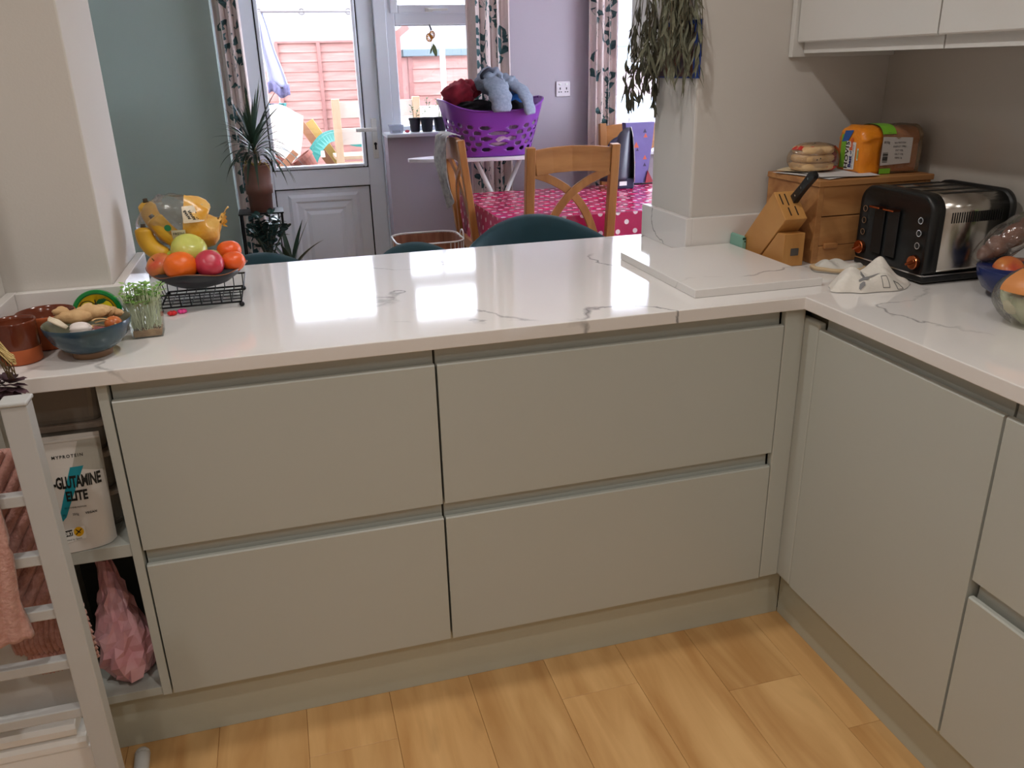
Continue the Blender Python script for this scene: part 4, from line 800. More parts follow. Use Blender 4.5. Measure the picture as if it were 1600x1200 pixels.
quad(sidep, [(0.056, 0.022), (0.142, 0.026), (0.142, 0.090), (0.056, 0.094)], 0.0034, 'info_panel', mat('info_grey', (196, 190, 186), 0.4))
mb = MB()
for k in range(12):
    wd = random.choice((0.0006, 0.0011, 0.0016)); z = 0.030+0.0021*k
    mb.add([sidep(0.060, z, 0.0042), sidep(0.075, z, 0.0042), sidep(0.075, z+wd, 0.0042), sidep(0.060, z+wd, 0.0042)], [(0, 1, 2, 3)])
mb.build('barcode', MATS['print_black'], lo)
mb = MB()
for k, t in enumerate(('NUTRITION', 'ENERGY 398kJ', 'FAT 0.8g', 'SALT 0.4g', 'FIBRE 2g')): write(t, 0.006, lambda x, y, k=k: sidep(0.106+x, 0.078-0.0095*k+y, 0.0042), mb=mb)
write('800g', 0.009, lambda x, y: sidep(0.068+x, 0.080+y, 0.0042), mb=mb)
mb.build('lettering', MATS['print_black'], lo)
top_i = [i for i, (b, h) in enumerate(sec()) if h > 0.100]
MB().loft([[lp(s, b, h+0.002) for b, h in sec() if h > 0.095] for s in (0.056, 0.075, 0.095)], cap=False, closed=False).build('green_print', m_lgreen, lo, smooth=True)
# toaster
m_tb = mat('toaster_black', (19, 21, 22), 0.38); m_cop = mat('copper_trim', (196, 112, 72), 0.2, metal=1.0); m_steel = mat('polished_steel', (196, 192, 186), 0.2, metal=1.0)
to = thing('toaster', 'black four-slice toaster with copper knobs and polished steel sides', 'toaster', (1.41, 0.10, Z))
TY0, TY1, TZ0, TZ1 = -0.024, 0.224, 0.922, 1.106
def tsec(x, g=0.0, r=0.042, lean=0.0):
    pts = []
    for cx, cz, a0, rr in ((TY1-g-r, TZ1-g-r, 0, r), (TY0+g+r, TZ1-g-r, PI/2, r), (TY0+g+0.012, TZ0+0.012, PI, 0.012), (TY1-g-0.012, TZ0+0.012, 1.5*PI, 0.012)):
        for k in range(7): a = a0+PI/2*k/6; pts.append((x+lean*(cz+rr*math.sin(a)-TZ0), cx+rr*math.cos(a), cz+rr*math.sin(a)))
    return pts
MB().loft([tsec(1.297, 0.010, 0.036), tsec(1.292, 0.004, 0.040), tsec(1.294+0.006, 0.0), tsec(1.328, 0.0)]).build('front_end', m_tb, to, smooth=True)
MB().loft([tsec(1.328, 0.005, 0.038), tsec(1.512, 0.005, 0.038)]).build('steel_body', m_steel, to, smooth=True)
MB().loft([tsec(1.512, 0.0), tsec(1.526, 0.0), tsec(1.532, 0.008, 0.038)]).build('back_end', m_tb, to, smooth=True)
MB().box(1.293, 1.530, TY0+0.001, TY1-0.001, 0.9045, 0.9215).build('base', m_tb, to, bevel=0.004)
MB().box(1.2905, 1.296, TY0+0.004, TY1-0.004, 0.9205, 0.9235).box(1.296, 1.50, TY0-0.0005, TY0+0.004, 0.9205, 0.9235).build('chrome_strip', m_chrome, to)
for x in (1.31, 1.51):
    for y in (0.0, 0.20): MB().lathe([(0.008, 0.0003), (0.008, 0.0046)], (x, y, Z), 12).build('rubber_foot', m_dark, to)
for y in (0.018, 0.066, 0.126, 0.176): MB().box(1.352, 1.496, y, y+0.020, TZ1-0.006, TZ1-0.0046).build('bread_slot', mat('slot_black', (10, 10, 10), 0.7), to)
mb = MB(); mb2 = MB()
for k in range(22): mb.box(1.352+0.0066*k, 1.3545+0.0066*k, TY0+0.0035, TY0+0.0052, 1.040, 1.064)
mb.build('side_vents', MATS['slot_black'], to)
for y in (0.201, 0.008):
    for z in (1.046, 1.017, 0.988):
        q = MB().lathe([(0.0078, 0), (0.0078, 0.0018), (0.0064, 0.0018), (0.0060, 0.0)], (0, 0, 0), 20, cap=False).xf(Matrix.Translation((1.2935, y, z)) @ Matrix.Rotation(-PI/2, 4, 'Y')).build('button_ring', m_chrome, to)
        MB().lathe([(0.0001, 0.0012), (0.0060, 0.0010), (0.0062, -0.001)], (0, 0, 0), 20, cap=False).xf(Matrix.Translation((1.2935, y, z)) @ Matrix.Rotation(-PI/2, 4, 'Y')).build('button', m_tb, to)
for y in (0.203, 0.010):
    kk = MB().lathe([(0.017, -0.002), (0.0165, 0.006), (0.015, 0.008), (0.0, 0.008)], (0, 0, 0), 28).xf(Matrix.Translation((1.2925, y, 0.949)) @ Matrix.Rotation(-PI/2, 4, 'Y')).build('control_knob', m_cop, to, smooth=False)
    MB().box(-0.003, 0.003, -0.015, 0.015, 0.007, 0.014).xf(Matrix.Translation((1.2925, y, 0.949)) @ Matrix.Rotation(-PI/2, 4, 'Y') @ Matrix.Rotation(0.5, 4, 'Z')).build('grip', m_cop, kk, bevel=0.0015)
for y in (0.146, 0.096):
    MB().box(1.2905, 1.2935, y-0.018, y+0.018, 0.945, 1.056).build('lever_panel', mat('lever_panel', (18, 18, 19), 0.5), to, bevel=0.001)
    MB().box(1.270, 1.2925, y-0.019, y+0.017, 1.056, 1.0605).build('lever', m_cop, to, bevel=0.0015)
# oven glove and tea towel
m_towel = mat('printed_linen', (226, 220, 211), 0.85, var=0.03, vscale=60, bump=0.25, bscale=260)
def lump(cx, cy, rx, ry, h, seed, rot=0.0, ridge=()):
    q = random.Random(seed); ph = [q.uniform(0, 6) for _ in range(8)]
    def f(u, v, d=0.0):
        a = 2*PI*u; r = v; edge = 1+0.10*math.sin(2*a+ph[0])+0.07*math.sin(3*a+ph[1])+0.05*math.sin(7*a+ph[2])
        x, y = rx*r*edge*math.cos(a), ry*r*edge*math.sin(a)
        prof = max(0.0, 1-r**5.5)
        z = h*prof*(0.62+0.20*math.sin(28*x+ph[3])*math.cos(20*y+ph[4])+0.14*math.sin(60*x-50*y+ph[5])+0.05*math.sin(130*x+90*y+ph[6]))
        for (gx, gy, gs, gh) in ridge: z += gh*prof*math.exp(-((x-gx)**2+(y-gy)**2)/gs**2)
        c, s = math.cos(rot), math.sin(rot); return (cx+c*x-s*y, cy+s*x+c*y, Z+0.0015+max(0, z)+d)
    return f
tt = thing('tea_towel', 'scrunched off-white tea towel with grey leaf print in front of the toaster', 'tea towel', (1.19, 0.01, Z))
tf = lump(1.180, 0.018, 0.106, 0.060, 0.046, 5, 0.20, ((0.050, 0.016, 0.030, 0.026), (-0.055, 0.005, 0.035, 0.014), (0.0, 0.0, 0.02, -0.012)))
MB().grid(72, 26, lambda u, v: tf(u, max(v, 0.01))).build('cloth', m_towel, tt, smooth=True)
def patch(poly, name, m, n=6):           # a print patch in (x, y) plan pressed onto the cloth
    import bisect
    def drop(x, y):
        best = None
        for i in range(72):
            for j in range(27):
                q = tf(i/72, max(j/26, 0.01)); d = (q[0]-x)**2+(q[1]-y)**2
                if best is None or d < best[0]: best = (d, q)
        return best[1]
    return MB().add([tuple(Vector(drop(x, y))+Vector((0, -0.0012, 0.0008))) for x, y in poly], [tuple(range(len(poly)))]).build(name, m, tt)
m_lp = mat('grey_leaf_print', (140, 140, 142), 0.85)
def leafpoly(cx, cy, L_, W_, a): return [(cx+math.cos(a)*L_*t-math.sin(a)*W_*s, cy+math.sin(a)*L_*t+math.cos(a)*W_*s) for t, s in ((-0.5, 0), (-0.2, 0.5), (0.15, 0.45), (0.5, 0), (0.15, -0.45), (-0.2, -0.5))]
def cloth_print(polys, m, name):
    mb = MB()
    pts = [(tf(i/144, max(j/52, 0.01))) for i in range(144) for j in range(53)]
    for cu_, cv_, L_, W_, a in polys:     # laid in the cloth's own (around, outward) coordinates
        q = [(cu_+math.cos(a)*L_*t-math.sin(a)*W_*s, cv_+math.sin(a)*L_*t+math.cos(a)*W_*s) for t, s in ((-0.5, 0), (-0.25, 0.42), (0.1, 0.5), (0.5, 0), (0.1, -0.5), (-0.25, -0.42))]
        c0 = tf(cu_, cv_); vs = [tuple(Vector(tf(cu_, cv_))+Vector((0, -0.0015, 0.0015)))]+[tuple(Vector(tf(u, min(1, max(0.02, v))))+Vector((0, -0.0015, 0.0015))) for u, v in q]
        mb.add(vs, [(0, i+1, (i+1) % 6+1) for i in range(6)])
    return mb.build(name, m, tt)
cloth_print([(0.63, 0.72, 0.035, 0.30, 0.2), (0.655, 0.62, 0.06, 0.16, 1.2), (0.60, 0.62, 0.03, 0.25, -0.3), (0.625, 0.90, 0.03, 0.14, 0.1)], m_lp, 'leaf_print')
def outline(c, hw, hh):
    mb = MB(); q = [(c[0]-hw, c[1]-hh), (c[0]+hw, c[1]-hh), (c[0]+hw*1.3, c[1]+hh), (c[0]-hw*0.7, c[1]+hh)]
    for i in range(4):
        a, b = Vector(q[i]), Vector(q[(i+1) % 4]); mb.tube([tuple(Vector(tf(*(a*(1-k/6)+b*k/6)))+Vector((0, -0.0006, 0.0004))) for k in range(7)], 0.0007, 4)
    return mb.build('outline_print', mat('grey_line', (104, 102, 102), 0.8), tt)
outline((0.735, 0.86), 0.012, 0.10); outline((0.785, 0.90), 0.012, 0.08)
ov = thing('oven_glove', 'pale grey quilted oven glove with beige trim behind the tea towel', 'oven glove', (1.21, 0.17, Z))
gf = lump(1.203, 0.168, 0.060, 0.034, 0.046, 9, -0.55)
MB().grid(48, 16, lambda u, v: gf(u, max(v, 0.02))).build('glove_body', mat('glove_linen', (206, 202, 194), 0.85, bump=0.3, bscale=200), ov, smooth=True)
MB().tube([tuple(Vector(gf(k/48, 0.97))+Vector((0, 0, 0.004))) for k in range(49)], 0.005, 8).build('trim', mat('beige_trim', (202, 176, 140), 0.85), ov, smooth=True)
# mint packet behind the knife block
mp_ = thing('mint_packet', 'small mint green packet squeezed behind knife block and stone slab', 'packet', (1.092, 0.46, Z))
MB().prism([(1.0862, 0.9005), (1.0985, 0.9005), (1.0985, 0.938), (1.094, 0.950), (1.0885, 0.946)], 'y', 0.425, 0.492).build('packet', mat('mint_card', (126, 172, 156), 0.5), mp_, bevel=0.001)
MB().box(1.0875, 1.0975, 0.4246, 0.4255, 0.940, 0.946).box(1.0925, 1.0975, 0.4246, 0.4255, 0.933, 0.937).build('dark_print', mat('dark_green_print', (20, 70, 54), 0.5), mp_)
# blue bowl with fruit and bagged vegetables at the right edge
vb = thing('blue_bowl', 'deep navy blue bowl heaped with fruit at the right edge', 'bowl', (1.435, -0.180, Z))
BB = (1.430, -0.180)
MB().lathe([(0.060, 0.0005), (0.064, 0.004), (0.088, 0.020), (0.101, 0.045), (0.104, 0.064), (0.1025, 0.066)], (BB[0], BB[1], Z), 48).build('outer_wall', mat('navy_glaze', (26, 40, 92), 0.25), vb, smooth=True)
MB().lathe([(0.1025, 0.066), (0.100, 0.063), (0.096, 0.045), (0.084, 0.022), (0.058, 0.010), (0.001, 0.008)], (BB[0], BB[1], Z), 48, cap=False).build('inner_wall', MATS['navy_glaze'], vb, smooth=True)
fruit('apple', 'red apple at the front of the navy bowl', 'apple', (1.388, -0.163, 0.957), 0.034, m_ra, group='fruit in the navy bowl', stem=False, tilt=(0.8, 0.0))
fruit('apple', 'orange-red apple at the right front of the navy bowl', 'apple', (1.442, -0.232, 0.966), 0.035, mat('blush_apple', (226, 112, 66), 0.3, rgb2=(216, 150, 80), vscale=14), group='fruit in the navy bowl', stem=False, tilt=(0.4, 0.5))
fruit('lime', 'bright lime green fruit at the right of the navy bowl', 'lime', (1.486, -0.182, 0.985), 0.033, mat('bright_lime', (150, 186, 44), 0.35), group='fruit in the navy bowl', stem=False)
fruit('apple', 'red apple at the back of the navy bowl by the toaster', 'apple', (1.468, -0.110, 0.944), 0.030, m_ra, group='fruit in the navy bowl', stem=False)
vg = thing('vegetable_bag', 'clear bag of reddish-brown sweet potatoes lying on the navy bowl', 'bag', (1.42, -0.14, 0.97))
m_sp = mat('sweet_potato', (132, 84, 66), 0.6, rgb2=(106, 66, 52), vscale=30, bump=0.3)
for i, (c, r, a) in enumerate((((1.408, -0.102, 1.000), (0.028, 0.023, 0.024), 0.7), ((1.436, -0.116, 1.024), (0.034, 0.023, 0.024), 0.7), ((1.466, -0.126, 1.048), (0.030, 0.022, 0.023), 0.7), ((1.388, -0.096, 0.984), (0.020, 0.019, 0.018), 0.6))):
    MB().ball((0, 0, 0), r, 14, 9, knob(c, r, i+20, amp=0.06)).xf(Matrix.Translation(c) @ Matrix.Rotation(-a, 4, 'Y')).build('sweet_potato', m_sp, vg, smooth=True)
def vwrap(u, v):
    a = 2*PI*u; t = v; c = Vector((1.368, -0.088, 0.966)).lerp(Vector((1.502, -0.140, 1.078)), t); r = 0.036*math.sin(PI*min(1, max(0, 0.06+0.88*t)))**0.55
    f = 1+0.07*math.sin(5*a+8*t)+0.05*math.sin(9*a-13*t); ax = Vector((0.74, -0.2, 0.6)).normalized(); s = ax.cross(Vector((0, 0, 1))).normalized(); q = s.cross(ax)
    return c+(s*math.cos(a)+q*math.sin(a))*r*f
MB().grid(32, 22, vwrap, closed=True).build('clear_film', film('veg_film', (244, 242, 238), 0.32, 0.1, 0.04, bump=0.7, bscale=45), vg, smooth=True)
le = thing('lettuce', 'pale green lettuce leaves behind the bag in the navy bowl', 'lettuce', (1.50, -0.13, 1.02)); m_let = mat('lettuce_leaf', (142, 182, 84), 0.5, rgb2=(180, 206, 126), vscale=25)
for k in range(6):
    a = -1.2+0.5*k; c = Vector((1.498, -0.118, 1.02))
    MB().grid(8, 8, lambda u, v: (c.x+(u-0.5)*0.04*math.cos(a)-0.010*v*math.sin(a)+0.006*math.sin(9*u+k), c.y+(u-0.5)*0.04*math.sin(a)+0.018*v*math.cos(a)+0.004*math.sin(12*u), c.z+0.055*v*(1-0.5*(2*u-1)**2)+0.004*math.sin(14*u+5*v))).build('leaf', m_let, le, smooth=True, solid=0.0012)
ca = thing('cauliflower', 'film wrapped cauliflower with orange label at the lower right edge', 'cauliflower', (1.290, -0.345, Z))
mb = MB(); q = random.Random(4)
for k in range(46):
    a, e = q.uniform(0, 6.28), q.uniform(0.0, 1.45); d = Vector((math.cos(a)*math.cos(e), math.sin(a)*math.cos(e), math.sin(e)))
    mb.ball(tuple(Vector((1.290, -0.345, Z+0.035))+d*0.058), q.uniform(0.013, 0.019), 8, 6)
stuff(mb.build('florets', mat('cauliflower_curd', (226, 218, 186), 0.8, bump=0.6, bscale=150), ca, smooth=True))
for k in range(7):
    a0 = k*0.9
    MB().grid(6, 8, lambda u, v: (1.290+(0.030+0.042*math.sin(PI*0.55*v))*math.cos(a0+(u-0.5)*0.9), -0.345+(0.030+0.042*math.sin(PI*0.55*v))*math.sin(a0+(u-0.5)*0.9), Z+0.002+0.062*v)).build('outer_leaf', mat('cauliflower_leaf', (196, 202, 158), 0.5, rgb2=(216, 218, 188), vscale=30), ca, smooth=True, solid=0.002)
MB().grid(32, 14, lambda u, v: (1.290+(0.086*math.sin(PI*(0.12+0.86*v))**0.6)*(1+0.04*math.sin(7*2*PI*u+5*v))*math.cos(2*PI*u), -0.345+(0.086*math.sin(PI*(0.12+0.86*v))**0.6)*(1+0.04*math.sin(7*2*PI*u+5*v))*math.sin(2*PI*u), Z+0.0012+0.118*v), closed=True).build('clear_film', film('cauli_film', (246, 246, 242), 0.34, 0.08, 0.05, bump=0.7, bscale=40), ca, smooth=True)
MB().grid(8, 6, lambda u, v: (1.290+0.0885*math.cos(2.9+2.0*u)*(1-0.42*v*v), -0.345+0.0885*math.sin(2.9+2.0*u)*(1-0.42*v*v), Z+0.074+0.040*v)).build('orange_label', mat('label_orange', (214, 140, 80), 0.4), ca, smooth=True)
# dried herbs hanging from the pier, and the blue card behind them
hc = thing('wall_calendar', 'blue backed wall card with small picture behind the hanging herbs', 'card', (0.9690, 0.62, 1.40))
MB().box(0.9655, 0.9697, 0.500, 0.745, 1.358, 1.50).build('card', mat('card_blue', (30, 62, 140), 0.5), hc)
MB().box(0.9645, 0.9655, 0.535, 0.742, 1.362, 1.49).build('picture', mat('card_picture', (120, 70, 40), 0.5, rgb2=(30, 48, 70), vscale=20), hc)
def herb_leaf(L_, W_, curl, seed):
    q = random.Random(seed); P = [Vector((0, 0, 0))]; a = q.uniform(-0.3, 0.3); dirz = Vector((0.10*math.sin(a), 0.1*math.cos(a), -1))
    for k in range(6): dirz = (dirz+Vector((q.uniform(-curl, curl), q.uniform(-curl, curl), -0.1))).normalized(); P.append(P[-1]+dirz*L_/6)
    wd = [0.15, 0.6, 1.0, 1.0, 0.8, 0.45, 0.05]; mb = MB(); rows = []
    for k, p in enumerate(P):
        ang = 0.5*k*curl; s = Vector((math.cos(ang), math.sin(ang), 0))*W_*wd[k]; b = Vector((-math.sin(ang), math.cos(ang), 0))*W_*0.5*wd[k]
        rows.append([p-s+b, p, p+s+b])
    mb.loft(rows, cap=False, closed=False); return mb
m_herb = mat('dried_sage', (134, 133, 112), 0.85, rgb2=(100, 101, 82), vscale=60, bump=0.3); m_herb2 = mat('dried_herb_dark', (98, 97, 80), 0.85, rgb2=(70, 68, 56), vscale=60); m_stem = mat('herb_stem', (92, 84, 64), 0.85)
m_blackm0 = mat('hook_metal', (60, 58, 56), 0.4, metal=0.8)
def herb_bunch(label, top, span, m, nst, seed, leaf, per, spread):
    h = thing('herb_bunch', label, 'dried herbs', top); q = random.Random(seed); protos = []
    sm = MB(); spots = []
    for k in range(nst):
        tx, ty = q.uniform(-spread[0], spread[0]), q.uniform(-spread[1], spread[1]); L_ = span*q.uniform(0.7, 1.0)
        tx += span*0.0
        pth = catmull([(top[0]+tx*0.2, top[1]+ty*0.2, top[2]), (top[0]+tx*0.7, top[1]+ty*0.7, top[2]-L_*0.4), (top[0]+tx*1.0, top[1]+ty*1.0, top[2]-L_*0.75), (top[0]+tx*1.02, top[1]+ty*1.05, top[2]-L_)], 5)
        pth = [(min(p.x, 0.956), p.y, p.z) for p in pth]
        sm.tube(pth, 0.0011, 4); spots += [pth[i] for i in range(4, len(pth)) for _ in range(per) if q.random() < 0.85] + [pth[-1]]*2
    sm.build('stems', m_stem, h); MB().tube([(0.9695, top[1], top[2]+0.004), (top[0]-0.01, top[1], top[2]+0.004), (top[0]-0.012, top[1], top[2]+0.016)], 0.003, 6).build('hook', m_blackm0, h); MB().ball((top[0], top[1], top[2]-0.004), (0.016, 0.020, 0.012), 10, 8).build('string_tie', m_stem, h)
    for k in range(8): protos.append(herb_leaf(leaf[0]*q.uniform(0.7, 1.15), leaf[1]*q.uniform(0.7, 1.2), 0.20, seed*10+k))
    ms = []
    q.shuffle(spots)
    for k, s in enumerate(spots[:290]):
        s = (s[0]+q.uniform(-0.008, 0.008), s[1]+q.uniform(-0.010, 0.010), s[2]+q.uniform(-0.015, 0.01))
        if k < 8: o = MB().add(protos[k].V, protos[k].F).build('leaf', m, None, smooth=True); ms.append(o.data); o.parent = h
        else: o = bpy.data.objects.new('leaf', ms[k % 8]); COL.objects.link(o); o.parent = h
        x_ = min(s[0], 0.944); o.location = Vector((x_, s[1], s[2]))-Vector(top); o.rotation_euler = (q.uniform(-0.4, 0.4), q.uniform(-0.25, 0.25), q.uniform(0, 6.28))
    return h
herb_bunch('thick bunch of grey-green dried sage hanging on the right pier, nearest the camera', (0.925, 0.565, 1.72), 0.34, m_herb, 34, 3, (0.066, 0.0046), 3, (0.045, 0.110))
herb_bunch('thinner dark bunch of dried herbs trailing lower at the left of the sage', (0.930, 0.765, 1.64), 0.36, m_herb2, 15, 4, (0.042, 0.0040), 2, (0.035, 0.060))
# ------------------------------------------------------------------ bar stools behind the peninsula
m_teal = mat('teal_velvet', (20, 62, 73), 0.75, var=0.05, vscale=30, sheen=0.25); m_blackm = mat('black_metal', (26, 26, 28), 0.4, metal=0.6)
def make_stool(label, loc, rz=0.0, top=0.877, R=0.225):
    s = thing('bar_stool', label, 'bar stool', loc, rz, 'teal bar stools behind the peninsula'); dz = top-0.877
    RY = 0.185
    def back(off):
        def f(u, v):
            th = (u-0.5)*2*1.60; zt = 0.877+dz-0.10*math.sin(th)**2*(1 if abs(th) < PI/2 else 1); zb = 0.60+dz
            bul = math.sin(PI*v)**0.5
            k = 1+off*(0.014+0.010*bul)/0.235
            return (R*math.sin(th)*k, RY*math.cos(th)*k, zb+(zt-zb)*v)
        return f
    NU, NV = 36, 10; inn, out = back(-1), back(1)
    rings = []
    for i in range(NU+1):
        u = i/NU; rings.append([inn(u, j/NV) for j in range(NV+1)]+[tuple(x/2+y/2+(0.012 if k == 2 else 0) for k, (x, y) in enumerate(zip(inn(u, 1), out(u, 1))))]+[out(u, 1-j/NV) for j in range(NV+1)])
    MB().loft(rings).build('backrest', m_teal, s, smooth=True, local=True)
    MB().loft([[(0.215*k*math.copysign(abs(math.cos(a))**0.7, math.cos(a)), 0.18*k*math.copysign(abs(math.sin(a))**0.7, math.sin(a)), z+dz) for a in [2*PI*i/32 for i in range(32)]] for k, z in ((0.9, 0.585), (1.0, 0.60), (1.0, 0.645), (0.9, 0.662))]).build('seat', m_teal, s, smooth=True, local=True)
    for sx, sy in ((-1, -1), (1, -1), (-1, 1), (1, 1)): MB().tube([(0.15*sx, 0.12*sy, 0.59+dz), (0.20*sx, 0.175*sy, 0.001)], [0.013, 0.010], 8).build('leg', m_blackm, s, local=True, smooth=True)
    mb = MB()
    for a, b in (((-1, -1), (1, -1)), ((1, -1), (1, 1)), ((1, 1), (-1, 1)), ((-1, 1), (-1, -1))): mb.tube([(0.184*a[0], 0.157*a[1], 0.22), (0.184*b[0], 0.157*b[1], 0.22)], 0.008, 8)
    mb.build('footrest', m_blackm, s, local=True, smooth=True)
    return s
st1 = make_stool('teal bar stool showing most of its rounded back, in front of the oak chair', (0.722, 1.045, 0), top=0.899, R=0.272)
make_stool('teal bar stool just peeping over the worktop in front of the wire bin', (0.272, 0.875, 0), top=0.866, R=0.195)
make_stool('leftmost teal bar stool, back showing beside the fruit bowl', (-0.205, 0.880, 0), top=0.868)

# ------------------------------------------------------------------ dining table and oak chairs
m_oak = wood('oak', (186, 128, 68), (158, 100, 48), 0.42, 2.2, (9, 9, 1.6), bump=0.05); m_oakx = wood('oak_across', (186, 128, 68), (158, 100, 48), 0.42, 2.2, (1.6, 9, 9), bump=0.05)
tb = thing('dining_table', 'oak dining table under the magenta spotted cloth', 'table', (1.55, 2.43, 0))
MB().box(0.83, 2.29, 2.0, 2.88, 0.725, 0.753).build('tabletop', m_oakx, tb); MB().box(0.90, 2.22, 2.06, 2.82, 0.64, 0.725).build('apron', m_oakx, tb)
for x in (0.90, 2.22):
    for y in (2.06, 2.82): MB().box(x-0.035, x+0.035, y-0.035, y+0.035, 0.0, 0.725).build('leg', m_oak, tb)
cl = thing('tablecloth', 'shiny magenta oilcloth with white polka dots on the dining table', 'tablecloth', (1.55, 2.43, 0.755))
m_top = dotted('cloth_dots_top', (196, 24, 92), (240, 226, 232), 0.062, 0.0115, (0, 1), 0.16); m_fr = dotted('cloth_dots_front', (186, 22, 86), (240, 226, 232), 0.062, 0.0115, (0, 2), 0.3); m_sd = dotted('cloth_dots_side', (186, 22, 86), (240, 226, 232), 0.062, 0.0115, (1, 2), 0.3)
MB().grid(30, 20, lambda u, v: (0.822+1.476*u, 1.992+0.896*v, 0.7555+0.0016*math.sin(11*u)*math.sin(7*v)+0.003*math.exp(-((u-0.36)/0.02)**2))).build('cloth_top', m_top, cl, smooth=True)
mb = MB(); 
for y, s in ((1.992, -1), (2.888, 1)): MB().grid(60, 6, lambda u, v: (0.822+1.476*u, y+s*(0.001+0.010*v*(1+math.sin(26*u))), 0.7556-0.21*v)).build('cloth_drop', m_fr, cl, smooth=True)
for x, s in ((0.822, -1), (2.298, 1)): MB().grid(40, 6, lambda u, v: (x+s*(0.001+0.008*v*(1+math.sin(19*u))), 1.992+0.896*u, 0.7556-0.21*v)).build('cloth_drop', m_sd, cl, smooth=True)
def make_chair(label, loc, rz, group='oak cross-back dining chairs'):
    c = thing('dining_chair', label, 'chair', loc, rz, group); W = 0.212
    rake = lambda z: -0.02-0.075*max(0, (z-0.45)/0.63) if z > 0.45 else -0.02-0.06*(0.45-z)/0.45*0.6
    for sx in (-1, 1):
        MB().curvebar([(sx*(W-0.019), rake(z), z) for z in (0.0, 0.22, 0.45, 0.66, 0.87, 1.075)], 0.040, 0.034, (0, 1, 0)).build('back_post', m_oak, c, local=True, bevel=0.003)
        MB().bar((sx*(W-0.024), 0.385, 0.43), (sx*(W-0.024), 0.385, 0.0), 0.038, 0.038, (0, 1, 0)).build('front_leg', m_oak, c, local=True, bevel=0.003)
        MB().bar((sx*(W-0.024), 0.0, 0.395), (sx*(W-0.024), 0.366, 0.395), 0.020, 0.06).build('side_rail', m_oakx, c, local=True)
    MB().curvebar([(x, rake(1.015)-0.022*(1-(x/0.172)**2)*-0.6, 1.008-0.012*(1-(x/0.172)**2)*-1+0.0) for x in (-0.174, -0.09, 0, 0.09, 0.174)], 0.022, 0.108, (0, 0, 1)).build('crest_rail', m_oakx, c, local=True, bevel=0.003)
    MB().bar((-0.174, rake(0.545), 0.545), (0.174, rake(0.545), 0.545), 0.022, 0.05).build('lower_rail', m_oakx, c, local=True, bevel=0.002)
    for s in (-1, 1):
        MB().curvebar([(s*v.x, rake(v.z)+0.004*s, v.z) for v in catmull([(-0.170, 0, 0.962), (-0.085, 0, 0.928), (0, 0, 0.872), (0.068, 0, 0.79), (0.118, 0, 0.68), (0.155, 0, 0.56)], 3)], 0.036, 0.014, (0, 1, 0)).xf(Matrix.Identity(4)).build('cross_slat', m_oak, c, local=True, bevel=0.002)
    MB().box(-W+0.005, W-0.005, -0.005, 0.41, 0.432, 0.452).build('seat', m_oakx, c, local=True, bevel=0.004)
    MB().bar((-0.17, 0.385, 0.395), (0.17, 0.385, 0.395), 0.020, 0.06).build('front_rail', m_oakx, c, local=True)
    return c
ch = make_chair('oak cross-back dining chair at the near side of the spotted table', (1.118, 1.985, 0), 0.0)
c2 = copy_thing(ch, (0.830, 2.615, 0), -PI/2, 'oak dining chair seen edge-on at the left end of the table, cloth over its back')
c3 = copy_thing(ch, (1.93, 3.03, 0), PI, 'oak dining chair behind the iron at the far side of the table')
# garment over the left chair
gm = thing('draped_garment', 'pale grey patterned garment hung over the back of the left dining chair', 'garment', (0.70, 2.58, 1.05))
m_gar = mat('grey_patterned_cloth', (190, 186, 184), 0.9, rgb2=(138, 134, 136), vscale=34, bump=0.3, bscale=40)
def garf(u, v):
    y = 2.560+0.235*u; s = v*1.0
    if s < 0.12: x, z = 0.770-0.075*(s/0.12), 1.083+0.010*math.sin(PI*s/0.12)
    else:
        t = (s-0.12)/0.88; x = 0.693-0.018*math.sin(4*t)+0.012*math.sin(14*u+5*t)+0.010*t; z = 1.083-(0.37-0.11*abs(2*u-0.9)**1.3)*t
    return (x, y+0.01*math.sin(6*v), z)
MB().grid(26, 30, garf).build('cloth', m_gar, gm, smooth=True, solid=0.004)
# iron, gift bag on the table
ir = thing('steam_iron', 'dark steam iron standing upright on its heel on the spotted cloth', 'iron', (1.715, 2.74, 0.757))
def irsec(t): # t 0..1 heel to tip : half-width (y), front/back (x)
    return 0.062*(1-t**2.2)**0.7+0.002, 0.075*(1-t)**0.6+0.012
MB().loft([[(1.752-2*d*(0.5-0.5*math.cos(a)), 2.745+w_*math.sin(a), 0.800+0.275*t) for a in [2*PI*i/24 for i in range(24)]] for t in [k/12 for k in range(13)] for w_, d in [irsec(t)]]).build('iron_body', mat('iron_grey', (62, 62, 76), 0.3), ir, smooth=True)
MB().loft([[(1.7525+0.004*s, 2.745+irsec(t)[0]*1.08*q, 0.790+0.288*t) for q, s in ((-1, 0), (1, 0), (1, 1), (-1, 1))] for t in [k/12 for k in range(13)]]).build('soleplate', m_chrome, ir)
MB().prism([(1.655, 0.7565), (1.762, 0.7565), (1.757, 0.812), (1.662, 0.812)], 'y', 2.690, 2.800).build('heel', mat('iron_navy', (30, 32, 62), 0.35), ir, bevel=0.006)
MB().tube(catmull([(1.665, 2.745, 0.81), (1.622, 2.745, 0.835), (1.612, 2.745, 0.92), (1.650, 2.745, 1.0), (1.705, 2.745, 1.02)], 5), 0.015, 10).build('handle', MATS['iron_navy'], ir, smooth=True)
MB().box(1.672, 1.715, 2.6885, 2.6905, 0.775, 0.797).build('white_label', m_white_pl, ir)
MB().tube(catmull([(1.70, 2.80, 0.765), (1.79, 2.83, 0.762), (1.86, 2.80, 0.762), (1.96, 2.83, 0.762)], 5), 0.004, 6).build('power_cord', m_blackm, ir, smooth=True)
